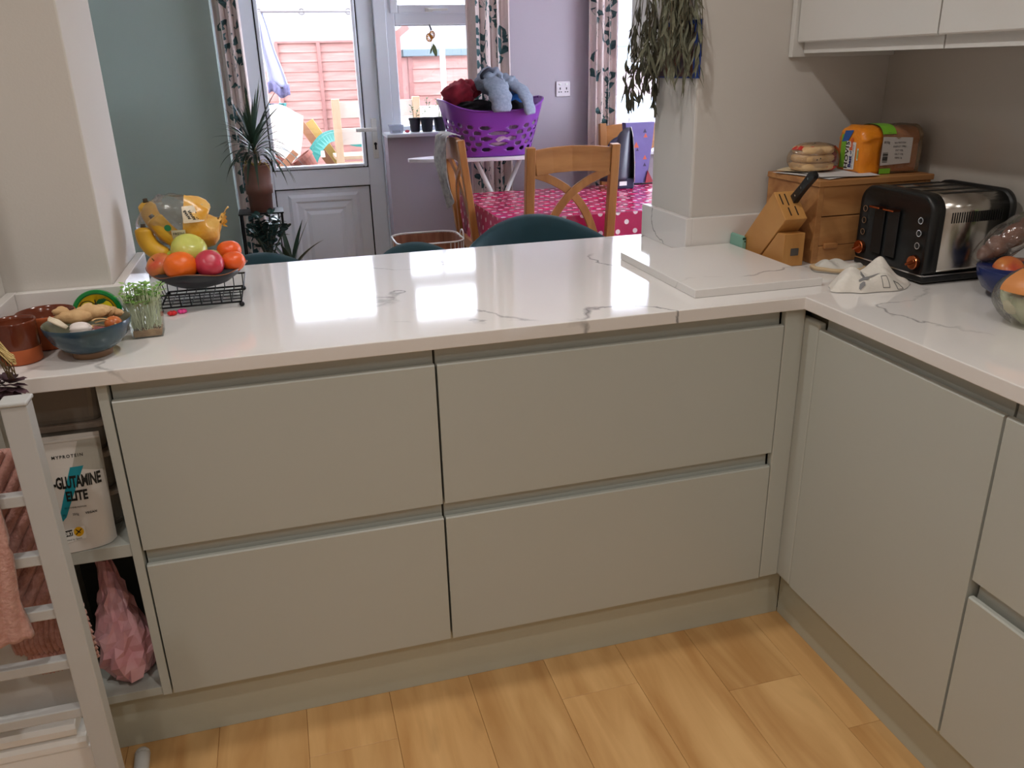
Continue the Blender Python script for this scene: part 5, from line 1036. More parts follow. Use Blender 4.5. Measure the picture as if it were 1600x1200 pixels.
gb = thing('gift_bag', 'purple patterned paper bag standing on the table behind the iron', 'bag', (1.87, 2.90, 0.757))
MB().loft([[(1.865-0.078*k, 2.872, z), (1.865+0.078*k, 2.872, z), (1.865+0.078*k, 2.925, z), (1.865-0.078*k, 2.925, z)] for k, z in ((0.55, 0.758), (0.72, 0.80), (1.0, 0.98), (1.12, 1.09))]).build('bag_body', mat('purple_card', (104, 92, 150), 0.5, rgb2=(92, 80, 136), vscale=12), gb)
mb = MB()
for x, z, s in ((1.845, 0.97, 0.016), (1.83, 0.885, 0.014), (1.90, 0.90, 0.012), (1.90, 1.02, 0.012)): mb.add([(x-s, 2.8712, z-s), (x+s, 2.8712, z-s), (x, 2.8712, z+s)], [(0, 1, 2)])
mb.build('orange_print', mat('print_rust', (190, 84, 60), 0.5), gb)
mb = MB()
for x, z, s in ((1.895, 1.045, 0.011), (1.852, 0.945, 0.009), (1.90, 0.86, 0.010)): mb.add([(x-s, 2.8712, z-s), (x+s, 2.8712, z-s), (x, 2.8712, z+s)], [(0, 1, 2)])
mb.build('dark_print', mat('print_violet', (48, 36, 76), 0.5), gb)
MB().prism([(1.905, 0.7575), (1.955, 0.7575), (1.918, 0.825)], 'y', 2.862, 2.870).build('red_tag', mat('print_red', (150, 44, 52), 0.5), gb)

# ------------------------------------------------------------------ ironing board with the laundry basket
ib = thing('ironing_board', 'white ironing board standing under the laundry basket by the window wall', 'ironing board', (1.1, 3.0, 0))
def ibo(z): 
    o = []
    for t in [k/24 for k in range(25)]: x = 0.568+1.10*t; w_ = 0.155*min(1, (0.02+t/0.42))**0.55; o.append((x, 3.0-w_, z))
    return o+[(x, 6.0-y, z) for x, y, z in o[::-1]]
MB().loft([ibo(0.924), ibo(0.944)]).build('board', mat('board_cover', (214, 208, 216), 0.7), ib, bevel=0.003)
for k, (xa, xb) in enumerate(((0.93, 1.36), (1.22, 0.79))): 
    MB().tube([(xa, 3.0-0.05+0.1*k, 0.924), (xb, 3.0-0.05+0.1*k, 0.012)], 0.013, 10).tube([(xb, 2.88, 0.013), (xb, 3.14, 0.013)], 0.012, 10).build('leg', m_white_pl, ib, smooth=True)
lb = thing('laundry_basket', 'purple flexible laundry basket with oval holes, full of washing, on the ironing board', 'laundry basket', (1.04, 3.0, 0.945))
LBX, LBZ = 1.035, 0.9455
def lbs(a, v, off=0.0):
    rx, ry = 0.205+0.075*v-off, 0.135+0.055*v-off; n = 0.62
    h = 0.262+0.030*math.cos(2*a)
    return (LBX+rx*math.copysign(abs(math.cos(a))**n, math.cos(a)), 3.0+ry*math.copysign(abs(math.sin(a))**n, math.sin(a)), LBZ+0.002+h*v)
def in_hole(a, v):
    if not (0.10 < v < 0.70): return False
    row = int((v-0.10)/0.12); vc = 0.10+0.12*(row+0.5); du = 2*PI/20; q = (a/du + (0.5 if row % 2 else 0)); fa = (q-math.floor(q)-0.5)
    return (fa/0.27)**2+((v-vc)/0.045)**2 < 1
NA, NV_ = 208, 60; V = []; F = []
for j in range(NV_+1):
    for i in range(NA): V.append(lbs(2*PI*i/NA, j/NV_))
for j in range(NV_):
    for i in range(NA):
        if not in_hole(2*PI*(i+0.5)/NA, (j+0.5)/NV_): F.append((j*NA+i, j*NA+(i+1) % NA, (j+1)*NA+(i+1) % NA, (j+1)*NA+i))
F.append(tuple(range(NA))[::-1])
MB().add(V, F).build('basket_wall', mat('purple_plastic', (118, 50, 152), 0.35, sub=0.0), lb, smooth=True, solid=0.003)
MB().tube([lbs(2*PI*i/96, 1.0) for i in range(97)], 0.006, 8).build('rim', MATS['purple_plastic'], lb, smooth=True)
def cloth_heap(name, label, cat, blobs, m, seed, group='washing in the purple basket'):
    t = thing(name, label, cat, blobs[0][0], 0, group); q = random.Random(seed); mb = MB()
    for c, r in blobs:
        ph = [q.uniform(0, 6) for _ in range(5)]
        mb.ball(c, r, 28, 18, lambda d: 1+0.10*math.sin(6*d.x+4*d.y+ph[0])+0.07*math.sin(11*d.z-7*d.x+ph[1])+0.05*math.sin(17*d.x+13*d.z+ph[2]))
    mb.build('cloth', m, t, smooth=True); return t
cloth_heap('red_towel', 'crumpled red cloth at the left of the washing heap', 'clothing', [((0.860, 2.99, 1.262), (0.085, 0.09, 0.070)), ((0.925, 3.03, 1.285), (0.07, 0.08, 0.050))], mat('red_cloth', (150, 30, 52), 0.9, rgb2=(120, 22, 40), vscale=20, bump=0.4, bscale=60), 1)
cloth_heap('black_cloth', 'black crumpled cloth at the front of the washing heap', 'clothing', [((0.935, 2.92, 1.200), (0.10, 0.07, 0.035)), ((1.15, 2.93, 1.185), (0.08, 0.07, 0.05))], mat('black_cloth', (30, 28, 34), 0.9, bump=0.3), 2)
cloth_heap('blue_cloth', 'bright blue cloth between the sleeves in the washing heap', 'clothing', [((1.125, 2.95, 1.235), (0.085, 0.07, 0.040))], mat('blue_cloth', (24, 84, 150), 0.9, bump=0.3), 3)
cloth_heap('white_washing', 'pale washing showing through the holes of the purple basket', 'clothing', [((1.035, 3.0, 1.065), (0.222, 0.150, 0.112))], mat('pale_washing', (196, 176, 196), 0.9, rgb2=(120, 60, 110), vscale=14), 6)
gj = cloth_heap('grey_jumper', 'grey marl jumper heaped on top of the basket with sleeves hanging out', 'clothing', [((1.03, 2.96, 1.325), (0.080, 0.09, 0.070)), ((1.095, 2.97, 1.312), (0.085, 0.085, 0.050)), ((1.06, 2.93, 1.30), (0.07, 0.08, 0.045))], mat('grey_marl', (142, 152, 170), 0.9, rgb2=(122, 132, 150), vscale=80, bump=0.3, bscale=120), 4)
for P, R in (([(1.02, 2.93, 1.340), (1.030, 2.83, 1.300), (1.040, 2.79, 1.240), (1.043, 2.782, 1.178)], [0.062, 0.064, 0.062, 0.050]), ([(1.12, 2.95, 1.325), (1.165, 2.86, 1.285), (1.185, 2.80, 1.235), (1.20, 2.785, 1.160)], [0.055, 0.050, 0.040, 0.034])):
    pp = catmull(P, 6); rr_ = [v.x for v in catmull([(r, 0, 0) for r in R], 6)]; rr_ = [r*(1+0.09*math.sin(1.3*i)) for i, r in enumerate(rr_)]
    MB().tube(pp, rr_, 16, flat=0.42).build('sleeve', MATS['grey_marl'], gj, smooth=True)
MB().tube(catmull([(0.985, 2.90, 1.32), (0.965, 2.885, 1.355), (1.0, 2.89, 1.385), (1.03, 2.90, 1.375)], 5), 0.012, 8, flat=0.5).build('neck_band', mat('dark_band', (48, 52, 66), 0.9), gj, smooth=True)

# ------------------------------------------------------------------ wire bin on the floor
wb = thing('wire_basket', 'tall wire bin with white rim and brown liner, behind the middle stool', 'bin', (0.555, 2.45, 0))
def rrx(hx, hy, z, r, n=6):
    return [(0.555+sx*(hx-r)+r*math.cos(a), 2.45+sy*(hy-r)+r*math.sin(a), z) for sx, sy, a0 in ((1, 1, 0), (-1, 1, PI/2), (-1, -1, PI), (1, -1, 1.5*PI)) for a in [a0+PI/2*k/n for k in range(n+1)]]
MB().loft([rrx(0.145, 0.130, 0.02, 0.06), rrx(0.160, 0.148, 0.615, 0.075)], cap=True).build('brown_liner', wood('wicker_liner', (150, 96, 70), (118, 70, 52), 0.7, 3, (14, 14, 1.5)), wb) if False else None
q0, q1 = rrx(0.140, 0.128, 0.025, 0.06), rrx(0.160, 0.148, 0.612, 0.075)
MB().loft([q0, q1], cap=False).add(q0, [tuple(range(len(q0)))]).build('brown_liner', wood('wicker_liner', (168, 112, 86), (128, 78, 58), 0.7, 3, (14, 14, 1.5)), wb, solid=0.003)
MB().tube(rrx(0.166, 0.154, 0.617, 0.08)+[rrx(0.166, 0.154, 0.617, 0.08)[0]], 0.004, 8).build('rim', m_white_pl, wb, smooth=True)
mb = MB(); a_, b_ = rrx(0.148, 0.136, 0.004, 0.065), rrx(0.166, 0.154, 0.617, 0.08)
for i in range(0, len(a_)): mb.tube([a_[i], b_[i]], 0.0022, 5)
for k in range(7): mb.tube([tuple(Vector(a_[i % len(a_)]).lerp(Vector(b_[i % len(a_)]), k/7)) for i in range(len(a_)+1)], 0.0022, 5)
mb.build('wires', m_white_pl, wb)
MB().tube([(0.728+0.004*math.sin(a), 2.45+0.045*math.cos(a), 0.606+0.040*math.sin(a)) for a in [2*PI*k/20 for k in range(21)]], 0.004, 6).build('handle', m_white_pl, wb, smooth=True)

# ------------------------------------------------------------------ curtains with printed eucalyptus leaves
m_cur = mat('curtain_cream', (222, 206, 202), 0.9, var=0.02, vscale=60, bump=0.15, bscale=200); m_leafp = mat('curtain_leaf', (44, 78, 84), 0.9, rgb2=(70, 98, 98), vscale=25); m_twig = mat('curtain_twig', (120, 118, 116), 0.9)
def curtain(label, x0, x1, y, z0, z1, pleats, seed, flare=0.0):
    c = thing('curtain', label, 'curtain', ((x0+x1)/2, y, z0), 0, 'leaf print curtains'); q = random.Random(seed)
    def f(u, v, d=0.0):
        a = 2*PI*pleats*u; xx = x0+(x1-x0)*u+flare*(1-v)*(u-0.5)+0.006*math.sin(a*2)
        return (xx, y+0.020*math.sin(a)+0.008*math.sin(2.3*a+1)-d, z0+(z1-z0)*v)
    MB().grid(int(pleats*14), 24, f).build('fabric', m_cur, c, smooth=True, solid=0.003)
    lm, tm = MB(), MB(); H = z1-z0; Wd = x1-x0; Lw = Wd*1.25
    def leaf(cu_, cv_, L_, W_, a):
        pts = [(cu_+(math.cos(a)*L_*t-math.sin(a)*W_*s)/Lw, cv_+(math.sin(a)*L_*t+math.cos(a)*W_*s)/H) for t, s in ((-0.5, 0), (-0.3, 0.38), (0.0, 0.5), (0.3, 0.34), (0.5, 0), (0.3, -0.34), (0.0, -0.5), (-0.3, -0.38))]
        if any(not (0.01 < p[0] < 0.99 and 0.01 < p[1] < 0.99) for p in pts): return
        vs = [f(cu_, cv_, 0.0035)]+[f(p[0], p[1], 0.0035) for p in pts]; lm.add(vs, [(0, i+1, (i+1) % 8+1) for i in range(8)])
    n = int(H/0.095)
    for k in range(n):
        cu_, cv_ = (0.28 if k % 2 else 0.70)+q.uniform(-0.18, 0.18), (k+0.5+q.uniform(-0.2, 0.2))/n; a = PI/2+q.uniform(-0.6, 0.6)
        p0, p1 = (cu_-math.cos(a)*0.06/Lw, cv_-math.sin(a)*0.06/H), (cu_+math.cos(a)*0.07/Lw, cv_+math.sin(a)*0.07/H)
        if 0.02 < p0[0] < 0.98 and 0.02 < p1[0] < 0.98 and p0[1] > 0.01 and p1[1] < 0.99: tm.tube([f(p0[0]+(p1[0]-p0[0])*t, p0[1]+(p1[1]-p0[1])*t, 0.003) for t in (0, 0.25, 0.5, 0.75, 1)], 0.0012, 4)
        for m_ in range(6):
            t = -0.05+0.028*m_; b = a+(0.9 if m_ % 2 else -0.9)+q.uniform(-0.3, 0.3); L_ = q.uniform(0.055, 0.085)
            leaf(cu_+(math.cos(a)*t+math.cos(b)*0.026)/Lw, cv_+(math.sin(a)*t+math.sin(b)*0.026)/H, L_, L_*q.uniform(0.5, 0.75), b)
    stuff(lm.build('leaf_print', m_leafp, c)); stuff(tm.build('twig_print', m_twig, c))
curtain('floral curtain between garden door and green wall, behind the spiky plant', -0.345, -0.215, 3.300, 0.03, 2.2, 3, 1)
curtain('floral curtain right of the window, hanging behind the laundry basket', 0.985, 1.235, 3.290, 0.03, 2.2, 4, 2)
curtain('floral curtain left of the far right window, beside the wall socket', 1.715, 1.885, 3.290, 0.03, 2.2, 4, 3)

# ------------------------------------------------------------------ plants by the garden door
ps = thing('plant_stand', 'black metal plant stand beside the garden door', 'plant stand', (-0.24, 3.06, 0))
mb = MB()
for x in (-0.335, -0.125):
    for y in (2.99, 3.15): mb.tube([(x, y, 0.001), (x, y, 0.702)], 0.006, 8)
mb.build('frame', m_blackm, ps); MB().box(-0.345, -0.115, 2.98, 3.16, 0.700, 0.708).build('top_shelf', m_blackm, ps); MB().box(-0.345, -0.115, 2.98, 3.16, 0.30, 0.308).build('lower_shelf', m_blackm, ps)
m_blade = mat('dracaena_leaf', (42, 62, 52), 0.35, rgb2=(60, 82, 62), vscale=20)
dr = thing('spiky_plant', 'spiky long-leaved dracaena in a brown pot on the plant stand', 'potted plant', (-0.235, 3.06, 0.708))
PX, PY = -0.225, 3.05
MB().lathe([(0.052, 0.7085), (0.058, 0.712), (0.062, 0.80), (0.068, 0.802), (0.070, 0.845), (0.066, 0.85), (0.068, 0.94), (0.072, 0.945), (0.069, 0.952), (0.064, 0.948), (0.062, 0.925), (0.001, 0.922)], (PX, PY, 0), 28, cap=True).build('brown_pot', mat('brown_pot', (124, 84, 72), 0.5, var=0.08, vscale=15), dr, smooth=True)
MB().tube([(PX, PY, 0.92), (PX+0.004, PY, 1.00), (PX, PY-0.004, 1.06)], 0.010, 8).build('stem', mat('plant_stem', (112, 96, 66), 0.7), dr, smooth=True)
def blade(base, az, el, L_, W_, droop):
    P = []; d = Vector((math.cos(az)*math.cos(el), math.sin(az)*math.cos(el), math.sin(el))); p = Vector(base)
    for k in range(9): P.append(p.copy()); p += d*L_/8; d = (d+Vector((0, 0, -droop/8))).normalized()
    rows = []
    for k, p in enumerate(P):
        t = (P[min(8, k+1)]-P[max(0, k-1)]).normalized(); s = t.cross(Vector((0, 0, 1)))
        s = s.normalized() if s.length > 1e-4 else Vector((1, 0, 0)); w_ = W_*min(1, 0.45+k*0.2)*max(0.02, 1-(k/8)**2.2); n = s.cross(t)
        rows.append([p-s*w_+n*w_*0.3, p, p+s*w_+n*w_*0.3])
    return MB().loft(rows, cap=False, closed=False)
for k in range(64):
    az = 2.399*k+rnd(-0.2, 0.2); el = 1.42-1.35*(k/64)+rnd(-0.12, 0.12); L_ = rnd(0.24, 0.33)*(0.72 if math.cos(az) < -0.2 else 1.0)
    blade((PX+0.008*math.cos(az), PY+0.008*math.sin(az), 1.07-0.0013*k), az, el, L_, 0.0105, 0.35+2.0*(k/64)).build('leaf', m_blade, dr, smooth=True)
for k in range(6):
    az = k*1.05; blade((PX+0.02*math.cos(az), PY+0.02*math.sin(az), 0.93), az, 1.0, 0.16, 0.005, 3.0).build('yellow_leaf', mat('yellowed_leaf', (176, 146, 60), 0.5), dr, smooth=True)
jd = thing('jade_plant', 'bushy jade plant with round shiny leaves below the spiky plant', 'potted plant', (-0.235, 2.93, 0.31))
JX, JY = -0.215, 2.90
m_jade = mat('jade_leaf', (44, 66, 66), 0.2, rgb2=(62, 88, 84), vscale=30)
tag(MB().box(-0.36, -0.06, 2.80, 2.975, 0.0, 0.33).build('plant_crate', mat('dark_crate', (52, 46, 44), 0.6), bevel=0.004), 'dark low box under the jade plant, hidden by the stools', 'box')
MB().lathe([(0.060, 0.331), (0.075, 0.45), (0.080, 0.455), (0.076, 0.46), (0.070, 0.44), (0.001, 0.435)], (JX, JY, 0), 24).build('dark_pot', mat('dark_pot', (36, 36, 40), 0.4), jd, smooth=True)
def oval(L_, W_):
    return MB().loft([[(0, 0, 0.0)]*3, [(L_*0.25, -W_*0.7, 0.001), (L_*0.25, 0, 0.003), (L_*0.25, W_*0.7, 0.001)], [(L_*0.6, -W_, 0.002), (L_*0.6, 0, 0.005), (L_*0.6, W_, 0.002)], [(L_*0.9, -W_*0.5, 0.001), (L_*0.9, 0, 0.003), (L_*0.9, W_*0.5, 0.001)], [(L_, 0, 0)]*3], cap=False, closed=False)
sm = MB(); tips = []
for k in range(13):
    az = 2.399*k; r_ = rnd(0.03, 0.145); h = rnd(0.17, 0.27)*(1-0.9*(r_/0.145)**2*0.35)
    pth = catmull([(JX, JY, 0.45), (JX+r_*0.5*math.cos(az), JY+r_*0.5*math.sin(az)*0.7, 0.45+h*0.6), (JX+r_*math.cos(az), JY+r_*math.sin(az)*0.7, 0.45+h)], 5); sm.tube(pth, 0.004, 6); tips.append(pth)
sm.build('stems', mat('jade_stem', (66, 76, 62), 0.6), jd, smooth=True)
jm = oval(0.044, 0.017).build('leaf', m_jade, None, smooth=True); jm.parent = jd; jm.location = Vector((JX, JY, 0.6))-Vector(jd.location); first = True
for pth in tips:
    for t in (4, 6, 7, 8, 9, 10):
        for s in (0, PI):
            a = rnd(0, 6.28)+s; o = bpy.data.objects.new('leaf', jm.data); COL.objects.link(o); o.parent = jd
            o.location = pth[min(t, len(pth)-1)]-Vector(jd.location); o.rotation_euler = (rnd(-0.3, 0.3), rnd(-0.9, 0.1), a)
zz = thing('zz_plant', 'upright dark green leafy plant with pointed leaves right of the jade plant', 'potted plant', (-0.13, 2.90, 0.33))
MB().lathe([(0.035, 0.331), (0.042, 0.42), (0.045, 0.424), (0.040, 0.43), (0.001, 0.415)], (-0.102, 2.855, 0), 20).build('small_pot', MATS['dark_pot'], zz, smooth=True)
for k in range(7):
    az = 0.9*k; blade((-0.105, 2.86, 0.42), az, 1.25-0.08*k, rnd(0.24, 0.33), 0.017, 0.45).build('leaf', m_blade, zz, smooth=True)

# ------------------------------------------------------------------ window sill things
def seed_pot(label, x, y, r, h, stems):
    p = thing('seedling_pot', label, 'plant pot', (x, y, 1.0525), 0, 'black seedling pots on the window sill')
    MB().lathe([(r*0.72, 0.0005), (r*0.75, 0.004), (r*0.95, h-0.012), (r*1.04, h-0.012), (r*1.04, h), (r*0.95, h), (r*0.92, h-0.014), (0.001, h-0.016)], (x, y, 1.0525), 24).build('pot_body', mat('black_pot', (30, 33, 42), 0.45), p, smooth=False)
    for k in range(stems):
        a = rnd(0, 6.28); hh_ = rnd(0.04, 0.10); tp = (x+0.02*math.cos(a), y+0.02*math.sin(a), 1.0525+h+hh_)
        sk = MB().tube([(x+0.008*math.cos(a), y+0.008*math.sin(a), 1.0525+h-0.016), (x+0.012*math.cos(a), y+0.012*math.sin(a), 1.0525+h+hh_*0.5), tp], 0.0015, 5).build('stem', mat('seedling_stem', (96, 120, 70), 0.6), p)
        for j in range(4):
            b = a+j*1.6; o = oval(0.022, 0.007).xf(Matrix.Translation(Vector(tp)-Vector((0, 0, 0.012*j))) @ Matrix.Rotation(b, 4, 'Z') @ Matrix.Rotation(-0.4, 4, 'Y')).build('leaf', mat('seedling_leaf', (98, 132, 74), 0.5), p, smooth=True)
    return p
seed_pot('leftmost black seedling pot on the window sill, with a bare thin stem', 0.688, 3.44, 0.036, 0.078, 2)
seed_pot('middle black seedling pot on the window sill', 0.754, 3.41, 0.040, 0.080, 3)
seed_pot('black seedling pot on the window sill closest to the laundry basket', 0.836, 3.43, 0.042, 0.078, 6)
ct = thing('clear_tub', 'clear plastic tub at the left end of the window sill', 'tub', (0.570, 3.40, 1.0525))
MB().loft([[(0.570+sx*0.040*k, 3.40+sy*0.030*k, z) for sx, sy in ((-1, -1), (1, -1), (1, 1), (-1, 1))] for k, z in ((0.85, 1.053), (1.0, 1.092), (1.07, 1.093), (1.07, 1.098), (0.97, 1.098), (0.82, 1.056))]).build('tub_wall', film('clear_tub', (236, 240, 246), 0.35, 0.06, 0.2), ct)
MB().box(0.545, 0.592, 3.38, 3.415, 1.057, 1.068).build('dark_contents', mat('tub_contents', (96, 90, 110), 0.8), ct)
tag(MB().ball((0.632, 3.39, 1.0605), (0.014, 0.011, 0.008), 12, 8).build('red_pebble', mat('sill_red', (206, 60, 84), 0.4), smooth=True), 'tiny red object beside the clear tub on the sill', 'trinket')
ho = thing('hanging_ornament', 'dried orange slices and a leaf hanging in the window', 'ornament', (0.828, 3.545, 1.65))
for i, (x, z, r, rot) in enumerate(((0.820, 1.565, 0.024, 0.5), (0.838, 1.580, 0.022, -0.9))):
    M_ = Matrix.Translation((x, 3.545+0.008*i, z)) @ Matrix.Rotation(rot, 4, 'Z') @ Matrix.Rotation(PI/2, 4, 'X')
    MB().lathe([(r*0.86, -0.0015), (r, -0.0015), (r, 0.0015), (r*0.86, 0.0015)], (0, 0, 0), 24, cap=False).xf(M_).build('orange_rind', mat('dried_rind', (190, 110, 24), 0.5), ho)
    mb = MB()
    for k in range(8):
        a0, a1 = 2*PI*(k+0.08)/8, 2*PI*(k+0.92)/8; mb.add([(r*0.12*math.cos((a0+a1)/2), r*0.12*math.sin((a0+a1)/2), 0), (r*0.86*math.cos(a0), r*0.86*math.sin(a0), 0), (r*0.88*math.cos((a0+a1)/2), r*0.88*math.sin((a0+a1)/2), 0), (r*0.86*math.cos(a1), r*0.86*math.sin(a1), 0)], [(0, 1, 2, 3)])
    mb.xf(M_).build('orange_flesh', mat('dried_flesh', (232, 158, 40), 0.4), ho)
MB().tube([(0.828, 3.548, 1.632), (0.828, 3.548, 1.60), (0.832, 3.548, 1.50)], 0.0012, 5).build('string', m_dark, ho)
MB().tube([(0.822, 3.540, 1.634), (0.834, 3.540, 1.604)], 0.0045, 6).build('bow', MATS['print_black'], ho)
oval(0.075, 0.014).xf(Matrix.Translation((0.840, 3.548, 1.535)) @ Matrix.Rotation(1.35, 4, 'Y') @ Matrix.Rotation(PI/2, 4, 'X')).build('hanging_leaf', mat('bay_leaf', (104, 122, 74), 0.5), ho, smooth=True)
oval(0.045, 0.006).xf(Matrix.Translation((0.836, 3.548, 1.52)) @ Matrix.Rotation(1.9, 4, 'Y') @ Matrix.Rotation(PI/2, 4, 'X')).build('hanging_leaf', MATS['bay_leaf'], ho, smooth=True)
# ------------------------------------------------------------------ the garden beyond the glass
G = 0.02
struct('ground', MB().box(-8, 14, 3.66, 22, -0.2, G), mat('patio_pale', (196, 186, 176), 0.9, rgb2=(176, 168, 156), vscale=3), label='pale paved garden ground behind the house', cat='ground')
m_fence = wood('fence_slat', (158, 116, 108), (126, 88, 82), 0.8, 2.0, (1.5, 6, 14), rnd=0.08, bump=0.1); m_fpost = wood('fence_post', (134, 92, 86), (112, 76, 72), 0.8, 2.0, (8, 8, 1.5))
slat_me = None
for p_ in range(2):
    x0 = -1.30+1.30*p_; fc = thing('fence_panel', ['fence panel of red slats seen at the left of the door glass', 'fence panel of red slats behind the timber post in the door glass'][p_], 'fence', (x0+0.65, 8.0, G), 0, 'red slatted garden fence')
    for k in range(17):
        z = G+0.03+0.096*k
        if slat_me is None:
            o = MB().prism([(-0.010, 0), (0.004, 0), (0.010, 0.102), (0.0, 0.102)], 'x', -0.63, 0.63).build('slat', m_fence, None); slat_me = o.data
        else: o = bpy.data.objects.new('slat', slat_me); COL.objects.link(o)
        o.parent = fc; o.location = (0, 0, z-G)
    for x in (-0.64, -0.21, 0.22): MB().box(x0+0.65+x-0.018, x0+0.65+x+0.018, 7.955, 7.99, G, G+1.66).build('batten', m_fpost, fc)
    MB().box(x0, x0+1.29, 7.97, 8.03, G+1.655, G+1.675).build('cap_rail', m_fpost, fc)
# red shed with grey roof edge
shd = thing('garden_shed', 'red boarded shed with grey roof edge seen through the window', 'shed', (1.6, 6.9, G))
for k in range(11):
    z = 1.512-0.116*(k+1); MB().prism([(6.48, z), (6.50, z), (6.50, z+0.120), (6.492, z+0.120)], 'x', 1.145, 2.30).build('wall_board', m_fence, shd)
MB().box(1.145, 2.30, 6.50, 7.5, G, 1.50).build('shed_body', m_fpost, shd); MB().box(1.10, 2.36, 6.43, 7.55, 1.503, 1.565).build('roof_edge', mat('roof_felt', (84, 98, 104), 0.7), shd, bevel=0.006)
MB().box(1.145, 1.185, 6.462, 6.48, G, 1.50).build('corner_board', m_fpost, shd)
po_ = thing('garden_post', 'tall red timber post left of the shed', 'post', (1.05, 6.5, G)); MB().box(1.025, 1.085, 6.45, 6.52, G, 1.72).build('post_shaft', m_fpost, po_); MB().bar((1.02, 6.48, 1.66), (1.16, 6.48, 1.76), 0.06, 0.05, (0, 1, 0)).build('brace', m_fpost, po_)
tag(MB().box(0.985, 1.012, 6.30, 6.36, G, 1.62).build('blue_pole', mat('blue_pole', (48, 62, 98), 0.5), bevel=0.004), 'thin blue pole at the left edge of the window view', 'pole')
tag(MB().box(0.72, 2.5, 5.6, 5.78, G, 1.10).build('garden_wall', mat('white_render', (230, 222, 216), 0.9, bump=0.2), bevel=0.01), 'low white rendered garden wall in front of the shed', 'garden wall')
tag(MB().box(1.272, 1.312, 5.55, 5.59, G, 1.56).build('white_pole', mat('white_pole_paint', (200, 200, 198), 0.6), bevel=0.003), 'white upright pole in front of the red shed', 'pole')
# house wall of brick at far left, seen through the slim side light
bk = struct('wall_brick', MB().box(-0.98, -0.90, 3.9, 5.4, G, 2.4), mat('mortar', (196, 184, 172), 0.9), label='brick garden wall glimpsed through the slim side light', cat='wall')
m_brick = wood('pink_brick', (206, 150, 128), (178, 118, 100), 0.85, 4, (3, 3, 3), rnd=0.12); bme = None
for r_ in range(20):
    for c_ in range(6):
        y = 3.95+0.225*c_+(0.11 if r_ % 2 else 0); z = 0.75+0.075*r_
        if bme is None: o = MB().box(-0.9, -0.888, 0, 0.212, 0, 0.064).build('brick', m_brick, None, bevel=0.003, seg=1); bme = o.data
        else:
            o = bpy.data.objects.new('brick', bme); COL.objects.link(o)
        o.parent = bk; o.location = (rnd(-0.002, 0.002), y, z)
# washing line with towels
wl = thing('washing_line', 'pale washing line pole with rings high in the door glass', 'washing line', (0.2, 6.0, 1.85))
MB().tube([(-0.75, 6.0, 1.862), (0.95, 6.0, 1.856)], 0.010, 8).build('line_pole', mat('line_pole', (104, 100, 100), 0.5), wl, smooth=True)
for x in (-0.75, 0.95): MB().tube([(x, 6.0, G), (x, 6.0, 1.87)], 0.018, 8).build('upright', MATS['line_pole'], wl)
for x in (-0.12, 0.22, 0.60): MB().tube([(x+0.022*math.cos(a), 6.0, 1.857+0.022*math.sin(a)) for a in [2*PI*k/16 for k in range(17)]], 0.006, 6).build('ring', MATS['line_pole'], wl, smooth=True)
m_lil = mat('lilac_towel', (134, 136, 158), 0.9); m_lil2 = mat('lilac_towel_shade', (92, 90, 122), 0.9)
hp_ = thing('hanging_towel', 'long lilac towel hanging from the washing line at the left of the door glass', 'towel', (-0.08, 6.0, 1.3))
MB().grid(14, 16, lambda u, v: (-0.15+0.055*u+0.10*(1-v)*u+0.045*(1-v)+0.004*math.sin(9*v), 6.0+0.02*math.sin(9*u), 1.31+0.545*v-0.05*u*(1-v))).build('towel_cloth', m_lil, hp_, smooth=True, solid=0.01)
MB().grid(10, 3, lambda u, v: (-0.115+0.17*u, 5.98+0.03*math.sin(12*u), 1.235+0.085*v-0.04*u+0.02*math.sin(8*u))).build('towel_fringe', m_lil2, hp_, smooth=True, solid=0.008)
# heap of garden things
ta = thing('white_tarpaulin', 'white tarpaulin draped over the garden heap, coming to a point', 'tarpaulin', (-0.02, 5.3, G))
def tarp(u, v):
    w0 = 0.42*(1-v)**0.8+0.02; xc = -0.105+0.115*v; zt = 1.15-0.38*v
    return (xc+(u-0.5)*w0, 5.25+0.05*math.sin(5*u+3*v)-0.10*v, zt-0.05*(2*u-1)**2-0.02*math.sin(8*u))
MB().grid(18, 18, tarp).build('sheet', mat('tarp_white', (238, 236, 230), 0.8), ta, smooth=True, solid=0.01)
MB().box(-0.32, 0.05, 5.42, 5.75, G, 1.10).build('covered_heap', mat('heap_dark', (110, 104, 96), 0.9), ta, bevel=0.02)
for i, (x, c, lab) in enumerate(((-0.145, (24, 92, 108), 'teal tub at the left on top of the garden heap'), (-0.085, (40, 46, 78), 'dark blue tub in the middle on top of the garden heap'), (-0.020, (24, 112, 112), 'turquoise tub at the right on top of the garden heap'))):
    g = thing('garden_tub', lab, 'tub', (x, 5.6, 1.10), 0, 'tubs on the garden heap'); MB().lathe([(0.022, 1.101), (0.028, 1.155), (0.031, 1.156), (0.031, 1.165), (0.025, 1.165)], (x, 5.6, 0), 16).build('tub_wall', mat('tub_'+str(i), c, 0.4), g)
def pot(label, x, y, z, r, h, tilt):
    g = thing('flower_pot', label, 'plant pot', (x, y, z), 0, 'terracotta pots in the garden heap')
    MB().lathe([(r*0.65, 0), (r*0.95, h*0.8), (r*1.05, h*0.8), (r*1.05, h), (r*0.93, h), (r*0.6, h*0.1)], (0, 0, 0), 20).xf(Matrix.Translation((x, y, z)) @ Matrix.Rotation(tilt, 4, 'Y')).build('pot_body', mat('garden_terracotta', (122, 68, 54), 0.8, rgb2=(100, 58, 48), vscale=20), g)
tag(MB().box(-0.30, 0.24, 4.78, 4.98, G, 0.66).build('timber_stack', wood('grey_timber', (84, 76, 66), (66, 58, 50), 0.8, 2, (1.5, 8, 8)), bevel=0.01), 'weathered timber stack under the terracotta pots', 'timber')
